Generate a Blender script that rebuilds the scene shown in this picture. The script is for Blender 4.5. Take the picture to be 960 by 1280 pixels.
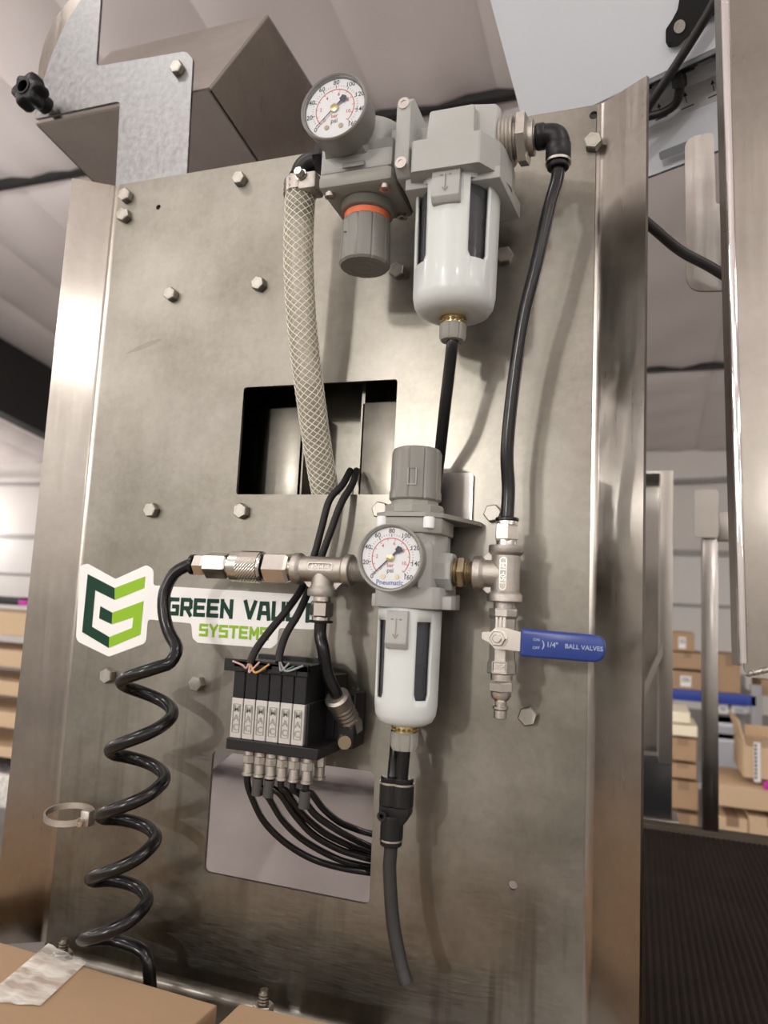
import bpy, bmesh, math, random
import numpy as np
from mathutils import Vector, Matrix
from mathutils.geometry import tessellate_polygon

random.seed(4)
for o in list(bpy.data.objects):
    bpy.data.objects.remove(o)
SC = bpy.context.scene
COL = SC.collection
PI = math.pi

# ------------------------------------------------------------------ camera
# The panel front is the plane y = 0; camera stands 0.55 m in front of it.
# Panel space: mm, x right, y away from the viewer, z up, z = 0 at eye height.
H = 1.45
F = 917.0
vh = np.array([-2150.0 - 480, 617.0 - 640, F])
vv = np.array([868.0 - 480, -7170.0 - 640, F])
AX = -vh / np.linalg.norm(vh)
AU = vv - AX * (vv @ AX); AU /= np.linalg.norm(AU)
AY = np.cross(AU, AX)
ROT = np.array([AX, AY, AU])
DCAM = 550.0


def P(px, py, d=0.0):
    """point of the pixel's ray on the plane d mm in front of the panel"""
    v = ROT @ np.array([(px - 480) / F, (py - 640) / F, 1.0])
    t = (DCAM - d) / v[1]
    return Vector((v[0] * t, v[1] * t - DCAM, v[2] * t))


cam_d = bpy.data.cameras.new('camera')
cam = bpy.data.objects.new('camera', cam_d)
COL.objects.link(cam)
Mx = Matrix(((ROT[0][0], -ROT[0][1], -ROT[0][2]),
             (ROT[1][0], -ROT[1][1], -ROT[1][2]),
             (ROT[2][0], -ROT[2][1], -ROT[2][2]))).to_4x4()
cam.matrix_world = Matrix.Translation((0, -DCAM / 1000, H)) @ Mx
cam_d.sensor_fit = 'VERTICAL'
cam_d.sensor_height = 36.0
cam_d.lens = F / 1280 * 36
cam_d.clip_start = 0.01
cam_d.dof.use_dof = True
cam_d.dof.focus_distance = 0.56
cam_d.dof.aperture_fstop = 8.0
SC.camera = cam

# ------------------------------------------------------------------ world, lamps, exposure
W = bpy.data.worlds.new('world')
SC.world = W
W.use_nodes = True
W.node_tree.nodes['Background'].inputs[0].default_value = (1.0, 0.97, 0.94, 1)
W.node_tree.nodes['Background'].inputs[1].default_value = 0.0   # closed hall: no sky


def lamp(name, loc, target, size, power, col=(1, 0.975, 0.93)):
    l = bpy.data.lights.new(name, 'AREA')
    l.shape = 'DISK'; l.size = size; l.energy = power; l.color = col
    o = bpy.data.objects.new(name, l)
    COL.objects.link(o)
    o.location = loc
    o.rotation_euler = (Vector(target) - Vector(loc)).to_track_quat('-Z', 'Y').to_euler()
    return o


# high-bay lamps of the hall, both behind the photographer:
# one whose shadows fall to the right on the panel, one whose glint lies on the panel's upper left
lamp('high_bay_lamp_shadow_side_offscreen', (-3.25, -10.6, 3.6), (-0.25, 0, 1.45), 0.5, 170)
lamp('high_bay_lamp_glint_side_offscreen', (-5.6, -7.0, 5.0), (-0.4, 0, 1.4), 0.5, 14)


def pixel(p):
    q = ROT.T @ (np.array(p) * 1000 - np.array([0, -DCAM, H * 1000]))
    return (480 + F * q[0] / q[2], 640 + F * q[1] / q[2]) if q[2] > 1 else (-9999, -9999)


# unseen fill lamps, added in rows to brighten ceiling and objects, one power for all; no lamp hangs inside the view, where the photograph shows none,
# nor right of it where the hopper's dark end would mirror it
for ix in range(7):
    for iy in range(6):
        x, y = -14 + ix * 4.0, -10 + iy * 4.2
        z = 6.05 - 0.15 * abs(y + 1) - 1.7
        u, v = pixel((x, y, z))
        if -60 < u < 1020 and -60 < v < 1340: continue
        if x > 1 and 2 < y < 9: continue
        if -1 < y < 2 and -4 < x < 2: continue
        name = 'high_bay_lamp_%d_%d_offscreen' % (ix + 1, iy + 1)
        l = bpy.data.lights.new(name, 'POINT')
        l.shadow_soft_size = 0.2; l.energy = 70; l.color = (1, 0.965, 0.94)
        o = bpy.data.objects.new(name, l)
        COL.objects.link(o); o.location = (x, y, z)

SC.view_settings.view_transform = 'Standard'
SC.view_settings.look = 'None'
SC.view_settings.exposure = 0.4
SC.view_settings.gamma = 1.0
SC.view_settings.use_curve_mapping = False

# ------------------------------------------------------------------ materials
MATS = {}


def new_mat(name):
    m = bpy.data.materials.new(name)
    m.use_nodes = True
    MATS[name] = m
    return m, m.node_tree.nodes, m.node_tree.links, m.node_tree.nodes['Principled BSDF']


def mat(name, col, rough=0.5, metal=0.0, var=0.0, scale=40, bump=0.0, bscale=400, spec=0.5, coat=0.0, emit=0):
    m, n, l, b = new_mat(name)
    b.inputs['Base Color'].default_value = (*col, 1)
    b.inputs['Roughness'].default_value = rough
    b.inputs['Metallic'].default_value = metal
    b.inputs['Specular IOR Level'].default_value = spec
    b.inputs['Coat Weight'].default_value = coat
    tc = n.new('ShaderNodeTexCoord')
    if var:
        nz = n.new('ShaderNodeTexNoise'); nz.inputs['Scale'].default_value = scale
        nz.inputs['Detail'].default_value = 5
        l.new(tc.outputs['Object'], nz.inputs['Vector'])
        mx = n.new('ShaderNodeMix'); mx.data_type = 'RGBA'
        mx.inputs[6].default_value = (*[c * (1 - var) for c in col], 1)
        mx.inputs[7].default_value = (*[min(1, c * (1 + var)) for c in col], 1)
        l.new(nz.outputs['Fac'], mx.inputs[0])
        l.new(mx.outputs[2], b.inputs['Base Color'])
    if bump:
        nb = n.new('ShaderNodeTexNoise'); nb.inputs['Scale'].default_value = bscale
        nb.inputs['Detail'].default_value = 3
        l.new(tc.outputs['Object'], nb.inputs['Vector'])
        bp = n.new('ShaderNodeBump'); bp.inputs['Strength'].default_value = bump
        bp.inputs['Distance'].default_value = 0.001
        l.new(nb.outputs['Fac'], bp.inputs['Height'])
        l.new(bp.outputs['Normal'], b.inputs['Normal'])
    return m


def steel(name, lo, hi, r0, r1, streak=(3, 3, 60), blot=7, drips=False):
    """brushed stainless sheet: blotchy tint, brushed roughness, optional dried drip marks"""
    m, n, l, b = new_mat(name)
    tc = n.new('ShaderNodeTexCoord')
    nz = n.new('ShaderNodeTexNoise'); nz.inputs['Scale'].default_value = blot
    nz.inputs['Detail'].default_value = 6; nz.inputs['Roughness'].default_value = 0.6
    l.new(tc.outputs['Object'], nz.inputs['Vector'])
    cr = n.new('ShaderNodeValToRGB')
    cr.color_ramp.elements[0].position = 0.33; cr.color_ramp.elements[1].position = 0.68
    cr.color_ramp.elements[0].color = (*lo, 1); cr.color_ramp.elements[1].color = (*hi, 1)
    nf = n.new('ShaderNodeTexNoise'); nf.inputs['Scale'].default_value = blot * 22
    nf.inputs['Detail'].default_value = 8; nf.inputs['Roughness'].default_value = 0.7
    l.new(tc.outputs['Object'], nf.inputs['Vector'])
    mf = n.new('ShaderNodeMath'); mf.operation = 'MULTIPLY_ADD'; mf.inputs[1].default_value = 0.26
    l.new(nf.outputs['Fac'], mf.inputs[0])
    sb = n.new('ShaderNodeMath'); sb.operation = 'SUBTRACT'; sb.inputs[1].default_value = 0.13
    l.new(nz.outputs['Fac'], sb.inputs[0]); l.new(sb.outputs[0], mf.inputs[2])
    l.new(mf.outputs[0], cr.inputs['Fac'])
    colour = cr.outputs['Color']
    if drips:
        mp2 = n.new('ShaderNodeMapping'); mp2.inputs['Scale'].default_value = (70, 70, 4)
        l.new(tc.outputs['Object'], mp2.inputs['Vector'])
        n2 = n.new('ShaderNodeTexNoise'); n2.inputs['Scale'].default_value = 1.0; n2.inputs['Detail'].default_value = 4
        l.new(mp2.outputs['Vector'], n2.inputs['Vector'])
        r2 = n.new('ShaderNodeMapRange'); r2.inputs[1].default_value = 0.52; r2.inputs[2].default_value = 0.64
        l.new(n2.outputs['Fac'], r2.inputs[0])
        n3 = n.new('ShaderNodeTexNoise'); n3.inputs['Scale'].default_value = 9
        l.new(tc.outputs['Object'], n3.inputs['Vector'])
        r3 = n.new('ShaderNodeMapRange'); r3.inputs[1].default_value = 0.44; r3.inputs[2].default_value = 0.60
        l.new(n3.outputs['Fac'], r3.inputs[0])
        mu = n.new('ShaderNodeMath'); mu.operation = 'MULTIPLY'
        l.new(r2.outputs[0], mu.inputs[0]); l.new(r3.outputs[0], mu.inputs[1])
        mu2 = n.new('ShaderNodeMath'); mu2.operation = 'MULTIPLY'; sx = n.new('ShaderNodeSeparateXYZ'); l.new(tc.outputs['Object'], sx.inputs[0])
        rz = n.new('ShaderNodeMapRange'); rz.inputs[1].default_value = 0.40; rz.inputs[2].default_value = 0.22
        rz.inputs[3].default_value = 0.08; rz.inputs[4].default_value = 0.65   # dried drips sit below the fittings
        l.new(sx.outputs['Z'], rz.inputs[0]); l.new(rz.outputs[0], mu2.inputs[1])
        l.new(mu.outputs[0], mu2.inputs[0])
        mx = n.new('ShaderNodeMix'); mx.data_type = 'RGBA'
        l.new(mu2.outputs[0], mx.inputs[0])
        l.new(colour, mx.inputs[6]); mx.inputs[7].default_value = (0.12, 0.105, 0.085, 1)
        colour = mx.outputs[2]
    g1 = n.new('ShaderNodeBsdfAnisotropic'); g1.distribution = 'BECKMANN'
    g2 = n.new('ShaderNodeBsdfAnisotropic'); g2.distribution = 'BECKMANN'; g2.inputs['Roughness'].default_value = r0 * 0.55
    l.new(colour, g1.inputs['Color']); l.new(colour, g2.inputs['Color'])
    mp = n.new('ShaderNodeMapping'); mp.inputs['Scale'].default_value = streak
    l.new(tc.outputs['Object'], mp.inputs['Vector'])
    ns = n.new('ShaderNodeTexNoise'); ns.inputs['Scale'].default_value = 6; ns.inputs['Detail'].default_value = 6
    l.new(mp.outputs['Vector'], ns.inputs['Vector'])
    av = n.new('ShaderNodeMath'); av.operation = 'ADD'
    l.new(ns.outputs['Fac'], av.inputs[0]); l.new(nz.outputs['Fac'], av.inputs[1])
    mr = n.new('ShaderNodeMapRange')
    mr.inputs[1].default_value = 0.7; mr.inputs[2].default_value = 1.3
    mr.inputs[3].default_value = r0; mr.inputs[4].default_value = r1
    l.new(av.outputs[0], mr.inputs[0]); l.new(mr.outputs[0], g1.inputs['Roughness'])
    bp = n.new('ShaderNodeBump'); bp.inputs['Strength'].default_value = 0.035; bp.inputs['Distance'].default_value = 0.0005
    l.new(ns.outputs['Fac'], bp.inputs['Height'])
    l.new(bp.outputs['Normal'], g1.inputs['Normal']); l.new(bp.outputs['Normal'], g2.inputs['Normal'])
    mxs = n.new('ShaderNodeMixShader'); mxs.inputs[0].default_value = 0.22
    l.new(g1.outputs[0], mxs.inputs[1]); l.new(g2.outputs[0], mxs.inputs[2])
    l.new(mxs.outputs[0], n['Material Output'].inputs['Surface'])
    n.remove(b)
    return m


steel('steel_panel', (0.158, 0.146, 0.122), (0.28, 0.265, 0.232), 0.41, 0.54, streak=(9, 9, 190), drips=True)
steel('steel_flange', (0.30, 0.275, 0.245), (0.42, 0.39, 0.35), 0.26, 0.36, streak=(40, 40, 2))
steel('steel_sheet', (0.52, 0.49, 0.46), (0.66, 0.63, 0.60), 0.32, 0.46)
steel('galvanised', (0.225, 0.227, 0.229), (0.29, 0.292, 0.292), 0.36, 0.50, streak=(30, 30, 30), blot=160)
steel('steel_mirror', (0.74, 0.72, 0.72), (0.82, 0.80, 0.80), 0.05, 0.10, blot=14)
steel('steel_post', (0.40, 0.38, 0.35), (0.52, 0.49, 0.46), 0.34, 0.48, streak=(40, 40, 2))
steel('steel_dull', (0.15, 0.138, 0.115), (0.22, 0.205, 0.175), 0.42, 0.55)
mat('bolt_steel', (0.40, 0.38, 0.34), 0.42, 1.0, 0.12, 300, 0.15, 900)
mat('nickel', (0.66, 0.63, 0.58), 0.22, 1.0, 0.08, 200)
mat('cast_steel', (0.46, 0.43, 0.39), 0.42, 1.0, 0.14, 260, 0.35, 1500)
mat('brass', (0.62, 0.50, 0.26), 0.28, 1.0, 0.1, 200)
mat('stud_steel', (0.16, 0.14, 0.11), 0.45, 1.0, 0.2, 300)
mat('aged_brass', (0.36, 0.30, 0.20), 0.38, 1.0, 0.15, 200)
mat('valve_silver', (0.55, 0.53, 0.50), 0.42, 0.85, 0.06, 300)
mat('bowl_white', (0.60, 0.63, 0.615), 0.30, 0.0, 0.02, 60, spec=0.5, coat=0.2)
mat('body_grey', (0.37, 0.375, 0.355), 0.48, 0.0, 0.03, 80, 0.05, 1500)
mat('bonnet_grey', (0.28, 0.275, 0.245), 0.45, 0.0, 0.04, 80, 0.05, 1500)
mat('knob_grey', (0.205, 0.20, 0.18), 0.36, 0.0, 0.04, 90)
mat('orange', (0.75, 0.16, 0.06), 0.45)
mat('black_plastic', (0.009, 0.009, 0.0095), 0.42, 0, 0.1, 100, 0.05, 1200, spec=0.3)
mat('black_gloss', (0.007, 0.007, 0.0075), 0.22, 0, 0.1, 60, spec=0.4)
mat('black_rubber', (0.018, 0.017, 0.017), 0.5, 0, 0.2, 80)
mat('grey_sleeve', (0.05, 0.048, 0.045), 0.5)
mat('cable_grey', (0.013, 0.012, 0.012), 0.52, spec=0.3)
mat('wire_orange', (0.50, 0.26, 0.07), 0.45)
mat('wire_pink', (0.50, 0.30, 0.27), 0.45)
mat('wire_green', (0.05, 0.10, 0.08), 0.45)
mat('wire_grey', (0.25, 0.25, 0.26), 0.45)
mat('blue_vinyl', (0.020, 0.045, 0.22), 0.34, 0, 0.12, 60, spec=0.5)
mat('print_pale', (0.30, 0.36, 0.52), 0.5)
mat('sticker_white', (0.84, 0.84, 0.82), 0.42, 0, 0.02, 60)
mat('dark_green', (0.006, 0.042, 0.022), 0.5, spec=0.2)
mat('light_green', (0.26, 0.48, 0.025), 0.5, spec=0.2)
mat('dial_white', (0.80, 0.81, 0.82), 0.5)
mat('ink', (0.03, 0.03, 0.05), 0.5)
mat('ink_red', (0.60, 0.10, 0.10), 0.5)
mat('ink_blue', (0.05, 0.12, 0.42), 0.5)
mat('cardboard', (0.40, 0.27, 0.165), 0.75, 0, 0.08, 14, 0.1, 500, spec=0.2)
mat('cardboard_pale', (0.62, 0.46, 0.30), 0.75, 0, 0.06, 5, spec=0.2)
mat('cardboard_dark', (0.30, 0.205, 0.13), 0.8, 0, 0.08, 5, spec=0.2)
mat('kraft_seam', (0.16, 0.10, 0.06), 0.8)
mat('cream_box', (0.85, 0.78, 0.60), 0.7)
mat('paper', (0.80, 0.80, 0.80), 0.6)
mat('magenta', (0.55, 0.03, 0.40), 0.5)
mat('print_black', (0.02, 0.02, 0.02), 0.6)
mat('white_plastic', (0.66, 0.69, 0.73), 0.38, 0, 0.01, 30)
mat('grey_plastic', (0.36, 0.37, 0.39), 0.45)
mat('belt_rubber', (0.026, 0.020, 0.016), 0.9, 0, 0.3, 12, 0.2, 300, spec=0.1)
mat('rail_metal', (0.42, 0.39, 0.35), 0.4, 0.9, 0.1, 20)
mat('rail_dark', (0.085, 0.068, 0.05), 0.6, 0.3, 0.2, 20)
mat('rack_blue', (0.02, 0.05, 0.32), 0.45)
mat('rack_grey', (0.30, 0.30, 0.31), 0.5)
mat('bin_grey', (0.42, 0.43, 0.46), 0.5)
mat('roof_vinyl', (0.72, 0.655, 0.64), 0.55, 0, 0.03, 1.5, spec=0.3)
mat('roof_seam', (0.42, 0.37, 0.36), 0.6)
mat('purlin_black', (0.012, 0.011, 0.011), 0.6)
mat('wall_paint', (0.60, 0.57, 0.54), 0.7, 0, 0.04, 2)
mat('wall_block', (0.66, 0.64, 0.62), 0.7, 0, 0.04, 2)
mat('wall_rail', (0.30, 0.285, 0.27), 0.6)
mat('concrete', (0.22, 0.205, 0.19), 0.6, 0, 0.2, 3)
mat('dark_sheet', (0.02, 0.02, 0.022), 0.4)


def tape_mat():
    m, n, l, b = new_mat('clear_tape')
    b.inputs['Base Color'].default_value = (0.85, 0.82, 0.76, 1)
    b.inputs['Roughness'].default_value = 0.12
    tr = n.new('ShaderNodeBsdfTransparent')
    tc = n.new('ShaderNodeTexCoord')
    mp = n.new('ShaderNodeMapping'); mp.inputs['Scale'].default_value = (25, 90, 25)
    mp.inputs['Rotation'].default_value = (0, 0, 0.5)
    nz = n.new('ShaderNodeTexNoise'); nz.inputs['Scale'].default_value = 1.0
    nz.inputs['Detail'].default_value = 4
    l.new(tc.outputs['Object'], mp.inputs['Vector']); l.new(mp.outputs['Vector'], nz.inputs['Vector'])
    mr = n.new('ShaderNodeMapRange'); mr.inputs[1].default_value = 0.38; mr.inputs[2].default_value = 0.62
    mr.inputs[3].default_value = 0.25; mr.inputs[4].default_value = 0.85
    l.new(nz.outputs['Fac'], mr.inputs[0])
    mx = n.new('ShaderNodeMixShader')
    l.new(mr.outputs[0], mx.inputs[0]); l.new(tr.outputs[0], mx.inputs[1]); l.new(b.outputs[0], mx.inputs[2])
    bp = n.new('ShaderNodeBump'); bp.inputs['Strength'].default_value = 0.6; bp.inputs['Distance'].default_value = 0.002
    l.new(nz.outputs['Fac'], bp.inputs['Height']); l.new(bp.outputs['Normal'], b.inputs['Normal'])
    l.new(mx.outputs[0], n['Material Output'].inputs['Surface'])


def seethrough(name, col, alpha, rough, ior=1.45):
    m, n, l, b = new_mat(name)
    b.inputs['Base Color'].default_value = (*col, 1)
    b.inputs['Roughness'].default_value = rough
    b.inputs['IOR'].default_value = ior
    tr = n.new('ShaderNodeBsdfTransparent')
    mx = n.new('ShaderNodeMixShader')
    fr = n.new('ShaderNodeFresnel'); fr.inputs['IOR'].default_value = ior
    ad = n.new('ShaderNodeMath'); ad.operation = 'ADD'; ad.inputs[1].default_value = alpha; ad.use_clamp = True
    l.new(fr.outputs[0], ad.inputs[0])
    l.new(ad.outputs[0], mx.inputs[0]); l.new(tr.outputs[0], mx.inputs[1]); l.new(b.outputs[0], mx.inputs[2])
    l.new(mx.outputs[0], n['Material Output'].inputs['Surface'])


tape_mat()
seethrough('lens_glass', (0.9, 0.93, 0.95), 0.01, 0.04, 1.22)
seethrough('clear_hose', (0.78, 0.73, 0.58), 0.26, 0.25)
seethrough('smoked_bowl', (0.09, 0.09, 0.10), 0.55, 0.12)
mat('braid_white', (0.88, 0.86, 0.78), 0.5)
mat('hose_core', (0.30, 0.27, 0.21), 0.6, 0, 0.1, 60)

# ------------------------------------------------------------------ mesh builder (panel millimetres)


def wloc(o):
    v = Vector((0, 0, 0))
    while o:
        v += o.location; o = o.parent
    return v


def thing(name, at, label, cat, group=None):
    """Empty at a thing's base; at is in panel mm"""
    o = bpy.data.objects.new(name, None)
    COL.objects.link(o)
    o.empty_display_size = 0.02
    o.location = (at[0] / 1000, at[1] / 1000, at[2] / 1000 + H)
    tag(o, label, cat, group)
    return o


def tag(o, label=None, cat=None, group=None, kind=None):
    if label: o['label'] = label
    if cat: o['category'] = cat
    if group: o['group'] = group
    if kind: o['kind'] = kind
    return o


def basis(axis):
    w = Vector(axis).normalized()
    a = Vector((0, 0, 1)) if abs(w.z) < 0.9 else Vector((1, 0, 0))
    u = a.cross(w).normalized()
    return u, w.cross(u), w


def spline(pts, n=8):
    pts = [Vector(p) for p in pts]
    if len(pts) < 3: return pts
    out = []
    q = [pts[0] * 2 - pts[1]] + pts + [pts[-1] * 2 - pts[-2]]
    for i in range(1, len(q) - 2):
        a, b, c, d = q[i - 1:i + 3]
        for k in range(n):
            t = k / n
            out.append(0.5 * ((2 * b) + (c - a) * t + (2 * a - 5 * b + 4 * c - d) * t * t + (3 * b - a - 3 * c + d) * t ** 3))
    out.append(pts[-1])
    return out


def round_poly(pts, r, seg=5):
    """round the corners of a 2D polygon; r one radius or one per corner"""
    out = []
    n = len(pts)
    for i, p in enumerate(pts):
        rr = r[i] if isinstance(r, (list, tuple)) else r
        p = Vector(p[:2]); a = Vector(pts[i - 1][:2]); b = Vector(pts[(i + 1) % n][:2])
        u = (a - p); v = (b - p)
        if rr <= 0.01: out.append((p.x, p.y)); continue
        lu, lv = u.length, v.length
        u.normalize(); v.normalize()
        ang = u.angle(v)
        t = min(rr / math.tan(ang / 2), lu * 0.49, lv * 0.49)
        s, e = p + u * t, p + v * t
        for k in range(seg + 1):
            f = k / seg
            q = (s * (1 - f) + p * f) * (1 - f) + (p * (1 - f) + e * f) * f
            out.append((q.x, q.y))
    return out


def rrect(x0, x1, y0, y1, r, seg=5):
    return round_poly([(x0, y0), (x1, y0), (x1, y1), (x0, y1)], r, seg)


TXT = {}


def text_mesh(s):
    if s not in TXT:
        cu = bpy.data.curves.new('t', 'FONT'); cu.body = s; cu.size = 1.0; cu.resolution_u = 3
        cu.align_x = 'CENTER'; cu.align_y = 'CENTER'; cu.offset = 0.012
        ob = bpy.data.objects.new('t', cu); COL.objects.link(ob)
        dg = bpy.context.evaluated_depsgraph_get(); dg.update()
        me = bpy.data.meshes.new_from_object(ob.evaluated_get(dg))
        TXT[s] = ([v.co.copy() for v in me.vertices], [tuple(p.vertices) for p in me.polygons])
        bpy.data.objects.remove(ob); bpy.data.curves.remove(cu); bpy.data.meshes.remove(me)
    return TXT[s]


class MB:
    def __init__(s, metres=False):
        s.bm = bmesh.new(); s.m = metres

    def add(s, vs, fs):
        nv = [s.bm.verts.new(v) for v in vs]
        for f in fs:
            try: s.bm.faces.new([nv[i] for i in f])
            except ValueError: pass
        return s

    def merge(s, b):
        me = bpy.data.meshes.new('tmp'); b.to_mesh(me); b.free()
        s.bm.from_mesh(me); bpy.data.meshes.remove(me)
        return s

    def box(s, x0, x1, y0, y1, z0, z1, bev=0, seg=2, M=None):
        b = bmesh.new()
        bmesh.ops.create_cube(b, size=1)
        for v in b.verts:
            v.co = Vector(((x0 + x1) / 2 + v.co.x * (x1 - x0), (y0 + y1) / 2 + v.co.y * (y1 - y0), (z0 + z1) / 2 + v.co.z * (z1 - z0)))
        if bev:
            bmesh.ops.bevel(b, geom=b.edges[:], offset=bev, segments=seg, affect='EDGES', profile=0.5)
        if M is not None: b.transform(M)
        return s.merge(b)

    def hull(s, vs, bev=0, seg=2):
        b = bmesh.new()
        for v in vs: b.verts.new(v)
        r = bmesh.ops.convex_hull(b, input=b.verts)
        bmesh.ops.dissolve_limit(b, angle_limit=0.02, verts=b.verts[:], edges=b.edges[:])
        if bev:
            bmesh.ops.bevel(b, geom=b.edges[:], offset=bev, segments=seg, affect='EDGES', profile=0.5)
        return s.merge(b)

    def lathe(s, prof, o, axis=(0, 0, 1), seg=32, mod=None, start=0.0):
        """revolve (radius, height) pairs about axis through o; closed ends where r = 0 or capped"""
        u, v, w = basis(axis); o = Vector(o)
        vs = []
        for (r, h) in prof:
            for k in range(seg):
                a = 2 * PI * k / seg + start
                rr = r * (mod(a, h) if mod else 1)
                vs.append(o + w * h + (u * math.cos(a) + v * math.sin(a)) * rr)
        fs = []
        for i in range(len(prof) - 1):
            for k in range(seg):
                k2 = (k + 1) % seg
                fs.append((i * seg + k, i * seg + k2, (i + 1) * seg + k2, (i + 1) * seg + k))
        fs.append(tuple(range(seg))); fs.append(tuple((len(prof) - 1) * seg + k for k in range(seg)))
        return s.add(vs, fs)

    def cyl(s, o, axis, r, h0, h1, seg=24, ch=0.0, start=0.0):
        if ch: return s.lathe([(r - ch, h0), (r, h0 + ch), (r, h1 - ch), (r - ch, h1)], o, axis, seg, start=start)
        return s.lathe([(r, h0), (r, h1)], o, axis, seg, start=start)

    def ring(s, o, axis, r0, r1, h0, h1, seg=32):
        u, v, w = basis(axis); o = Vector(o); vs = []; fs = []
        pr = [(r0, h0), (r1, h0), (r1, h1), (r0, h1)]
        for (r, h) in pr:
            for k in range(seg):
                a = 2 * PI * k / seg
                vs.append(o + w * h + (u * math.cos(a) + v * math.sin(a)) * r)
        for i in range(4):
            j = (i + 1) % 4
            for k in range(seg):
                k2 = (k + 1) % seg
                fs.append((i * seg + k, i * seg + k2, j * seg + k2, j * seg + k))
        return s.add(vs, fs)

    def tube(s, pts, r, seg=12, n=8, smooth=True):
        pts = spline(pts, n) if smooth else [Vector(p) for p in pts]
        t = (pts[1] - pts[0]).normalized()
        u = basis(t)[0]
        vs = []; fs = []
        for i, p in enumerate(pts):
            t2 = (pts[min(i + 1, len(pts) - 1)] - pts[max(i - 1, 0)]).normalized()
            u = (u - t2 * u.dot(t2)).normalized()
            v = t2.cross(u)
            rr = r(i / (len(pts) - 1)) if callable(r) else r
            for k in range(seg):
                a = 2 * PI * k / seg
                vs.append(p + (u * math.cos(a) + v * math.sin(a)) * rr)
        for i in range(len(pts) - 1):
            for k in range(seg):
                k2 = (k + 1) % seg
                fs.append((i * seg + k, i * seg + k2, (i + 1) * seg + k2, (i + 1) * seg + k))
        fs.append(tuple(range(seg))); fs.append(tuple((len(pts) - 1) * seg + k for k in range(seg)))
        return s.add(vs, fs)

    def band(s, pts, n, half, th):
        """flat band along pts: half width along n, thickness th"""
        n = Vector(n); vs = []; fs = []
        pts = [Vector(p) for p in pts]
        for i, p in enumerate(pts):
            t = (pts[min(i + 1, len(pts) - 1)] - pts[max(i - 1, 0)]).normalized()
            w = t.cross(n).normalized() * th / 2
            vs += [p + n * half + w, p + n * half - w, p - n * half - w, p - n * half + w]
        for i in range(len(pts) - 1):
            for k in range(4):
                k2 = (k + 1) % 4
                fs.append((i * 4 + k, i * 4 + k2, i * 4 + 4 + k2, i * 4 + 4 + k))
        fs += [(0, 1, 2, 3), tuple(len(vs) - 4 + k for k in range(4))]
        return s.add(vs, fs)

    def plate(s, outer, holes=(), f=None, t=3.0):
        """flat sheet from a 2D outline with holes; f(u, v, w) -> point, w from 0 (front) to t"""
        loops = [[Vector((p[0], p[1], 0)) for p in lp] for lp in [outer, *holes]]
        flat = [p for lp in loops for p in lp]
        tri = tessellate_polygon(loops)
        n = len(flat)
        vs = [f(p.x, p.y, 0) for p in flat] + [f(p.x, p.y, t) for p in flat]
        fs = [tuple(q) for q in tri] + [tuple(i + n for i in reversed(q)) for q in tri]
        k = 0
        for lp in loops:
            m = len(lp)
            for i in range(m):
                j = (i + 1) % m
                fs.append((k + i, k + j, k + j + n, k + i + n))
            k += m
        return s.add(vs, fs)

    def flat(s, poly, f, w=0.0):
        loops = [[Vector((p[0], p[1], 0)) for p in poly]]
        return s.add([f(p[0], p[1], w) for p in poly], [tuple(q) for q in tessellate_polygon(loops)])

    def text(s, body, size, o, u, v, w=(0, 0, 0)):
        """flat lettering centred on o, u along the line, v up"""
        vs, fs = text_mesh(body)
        o, u, v = Vector(o), Vector(u).normalized(), Vector(v).normalized()
        return s.add([o + u * p.x * size + v * p.y * size for p in vs], fs)

    def build(s, name, m, parent=None, smooth=38, label=None, kind=None, org=None, sharp=True):
        bmesh.ops.recalc_face_normals(s.bm, faces=s.bm.faces[:])
        if not s.m:
            for v in s.bm.verts: v.co = Vector((v.co.x / 1000, v.co.y / 1000, v.co.z / 1000 + H))
        if parent: base = wloc(parent)
        else:
            xs = [v.co for v in s.bm.verts]
            base = Vector(((min(p.x for p in xs) + max(p.x for p in xs)) / 2, (min(p.y for p in xs) + max(p.y for p in xs)) / 2, min(p.z for p in xs)))
        for v in s.bm.verts: v.co -= base
        me = bpy.data.meshes.new(name)
        s.bm.to_mesh(me); s.bm.free()
        me.materials.append(MATS[m])
        if smooth:
            for p in me.polygons: p.use_smooth = True
            me.set_sharp_from_angle(angle=math.radians(smooth))
        o = bpy.data.objects.new(name, me)
        COL.objects.link(o)
        if parent: o.parent = parent
        else: o.location = base
        if label: o['label'] = label
        if kind: o['kind'] = kind
        return o


def flatten(o, smooth=None):
    return o


XZ = lambda y: (lambda u, v, w: Vector((u, y + w, v)))          # sheet facing the viewer, thickness going back
XY = lambda z: (lambda u, v, w: Vector((u, v, z + w)))

# ================================================================== THE ROOM (metres, z = 0 floor)


def struct(o):
    o['kind'] = 'structure'; return o


m = MB(True); m.box(-16, 12, -12, 13, -0.1, 0)
struct(m.build('floor', 'concrete'))
# walls
m = MB(True); m.box(-16, 12, 12.0, 12.2, 0, 4.6); wb = struct(m.build('wall_back', 'wall_paint'))
m = MB(True); m.box(-16, 12, 11.93, 12.0, 0, 2.35); m.build('lower_panel', 'wall_block', wb, smooth=0)
m = MB(True); m.box(-16, 12, 11.88, 12.0, 2.35, 2.44); m.build('rail', 'wall_rail', wb, smooth=0)
for z in (1.55,):
    m = MB(True); m.box(-16, 12, 11.91, 12.0, z, z + 0.05); m.build('rail', 'wall_rail', wb, smooth=0)
for x in (-8.4, -4.9, -1.3, 2.25, 5.2):
    m = MB(True); m.box(x, x + 0.05, 11.915, 12.0, 0, 2.35); m.build('batten', 'wall_rail', wb, smooth=0)
m = MB(True)
m.tube([(-16, 11.8, 3.55), (-6, 11.8, 3.5), (0.4, 11.8, 3.52), (2.0, 11.8, 3.58), (4.5, 11.8, 3.2), (9, 11.8, 3.1)], 0.035, 8)
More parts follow.
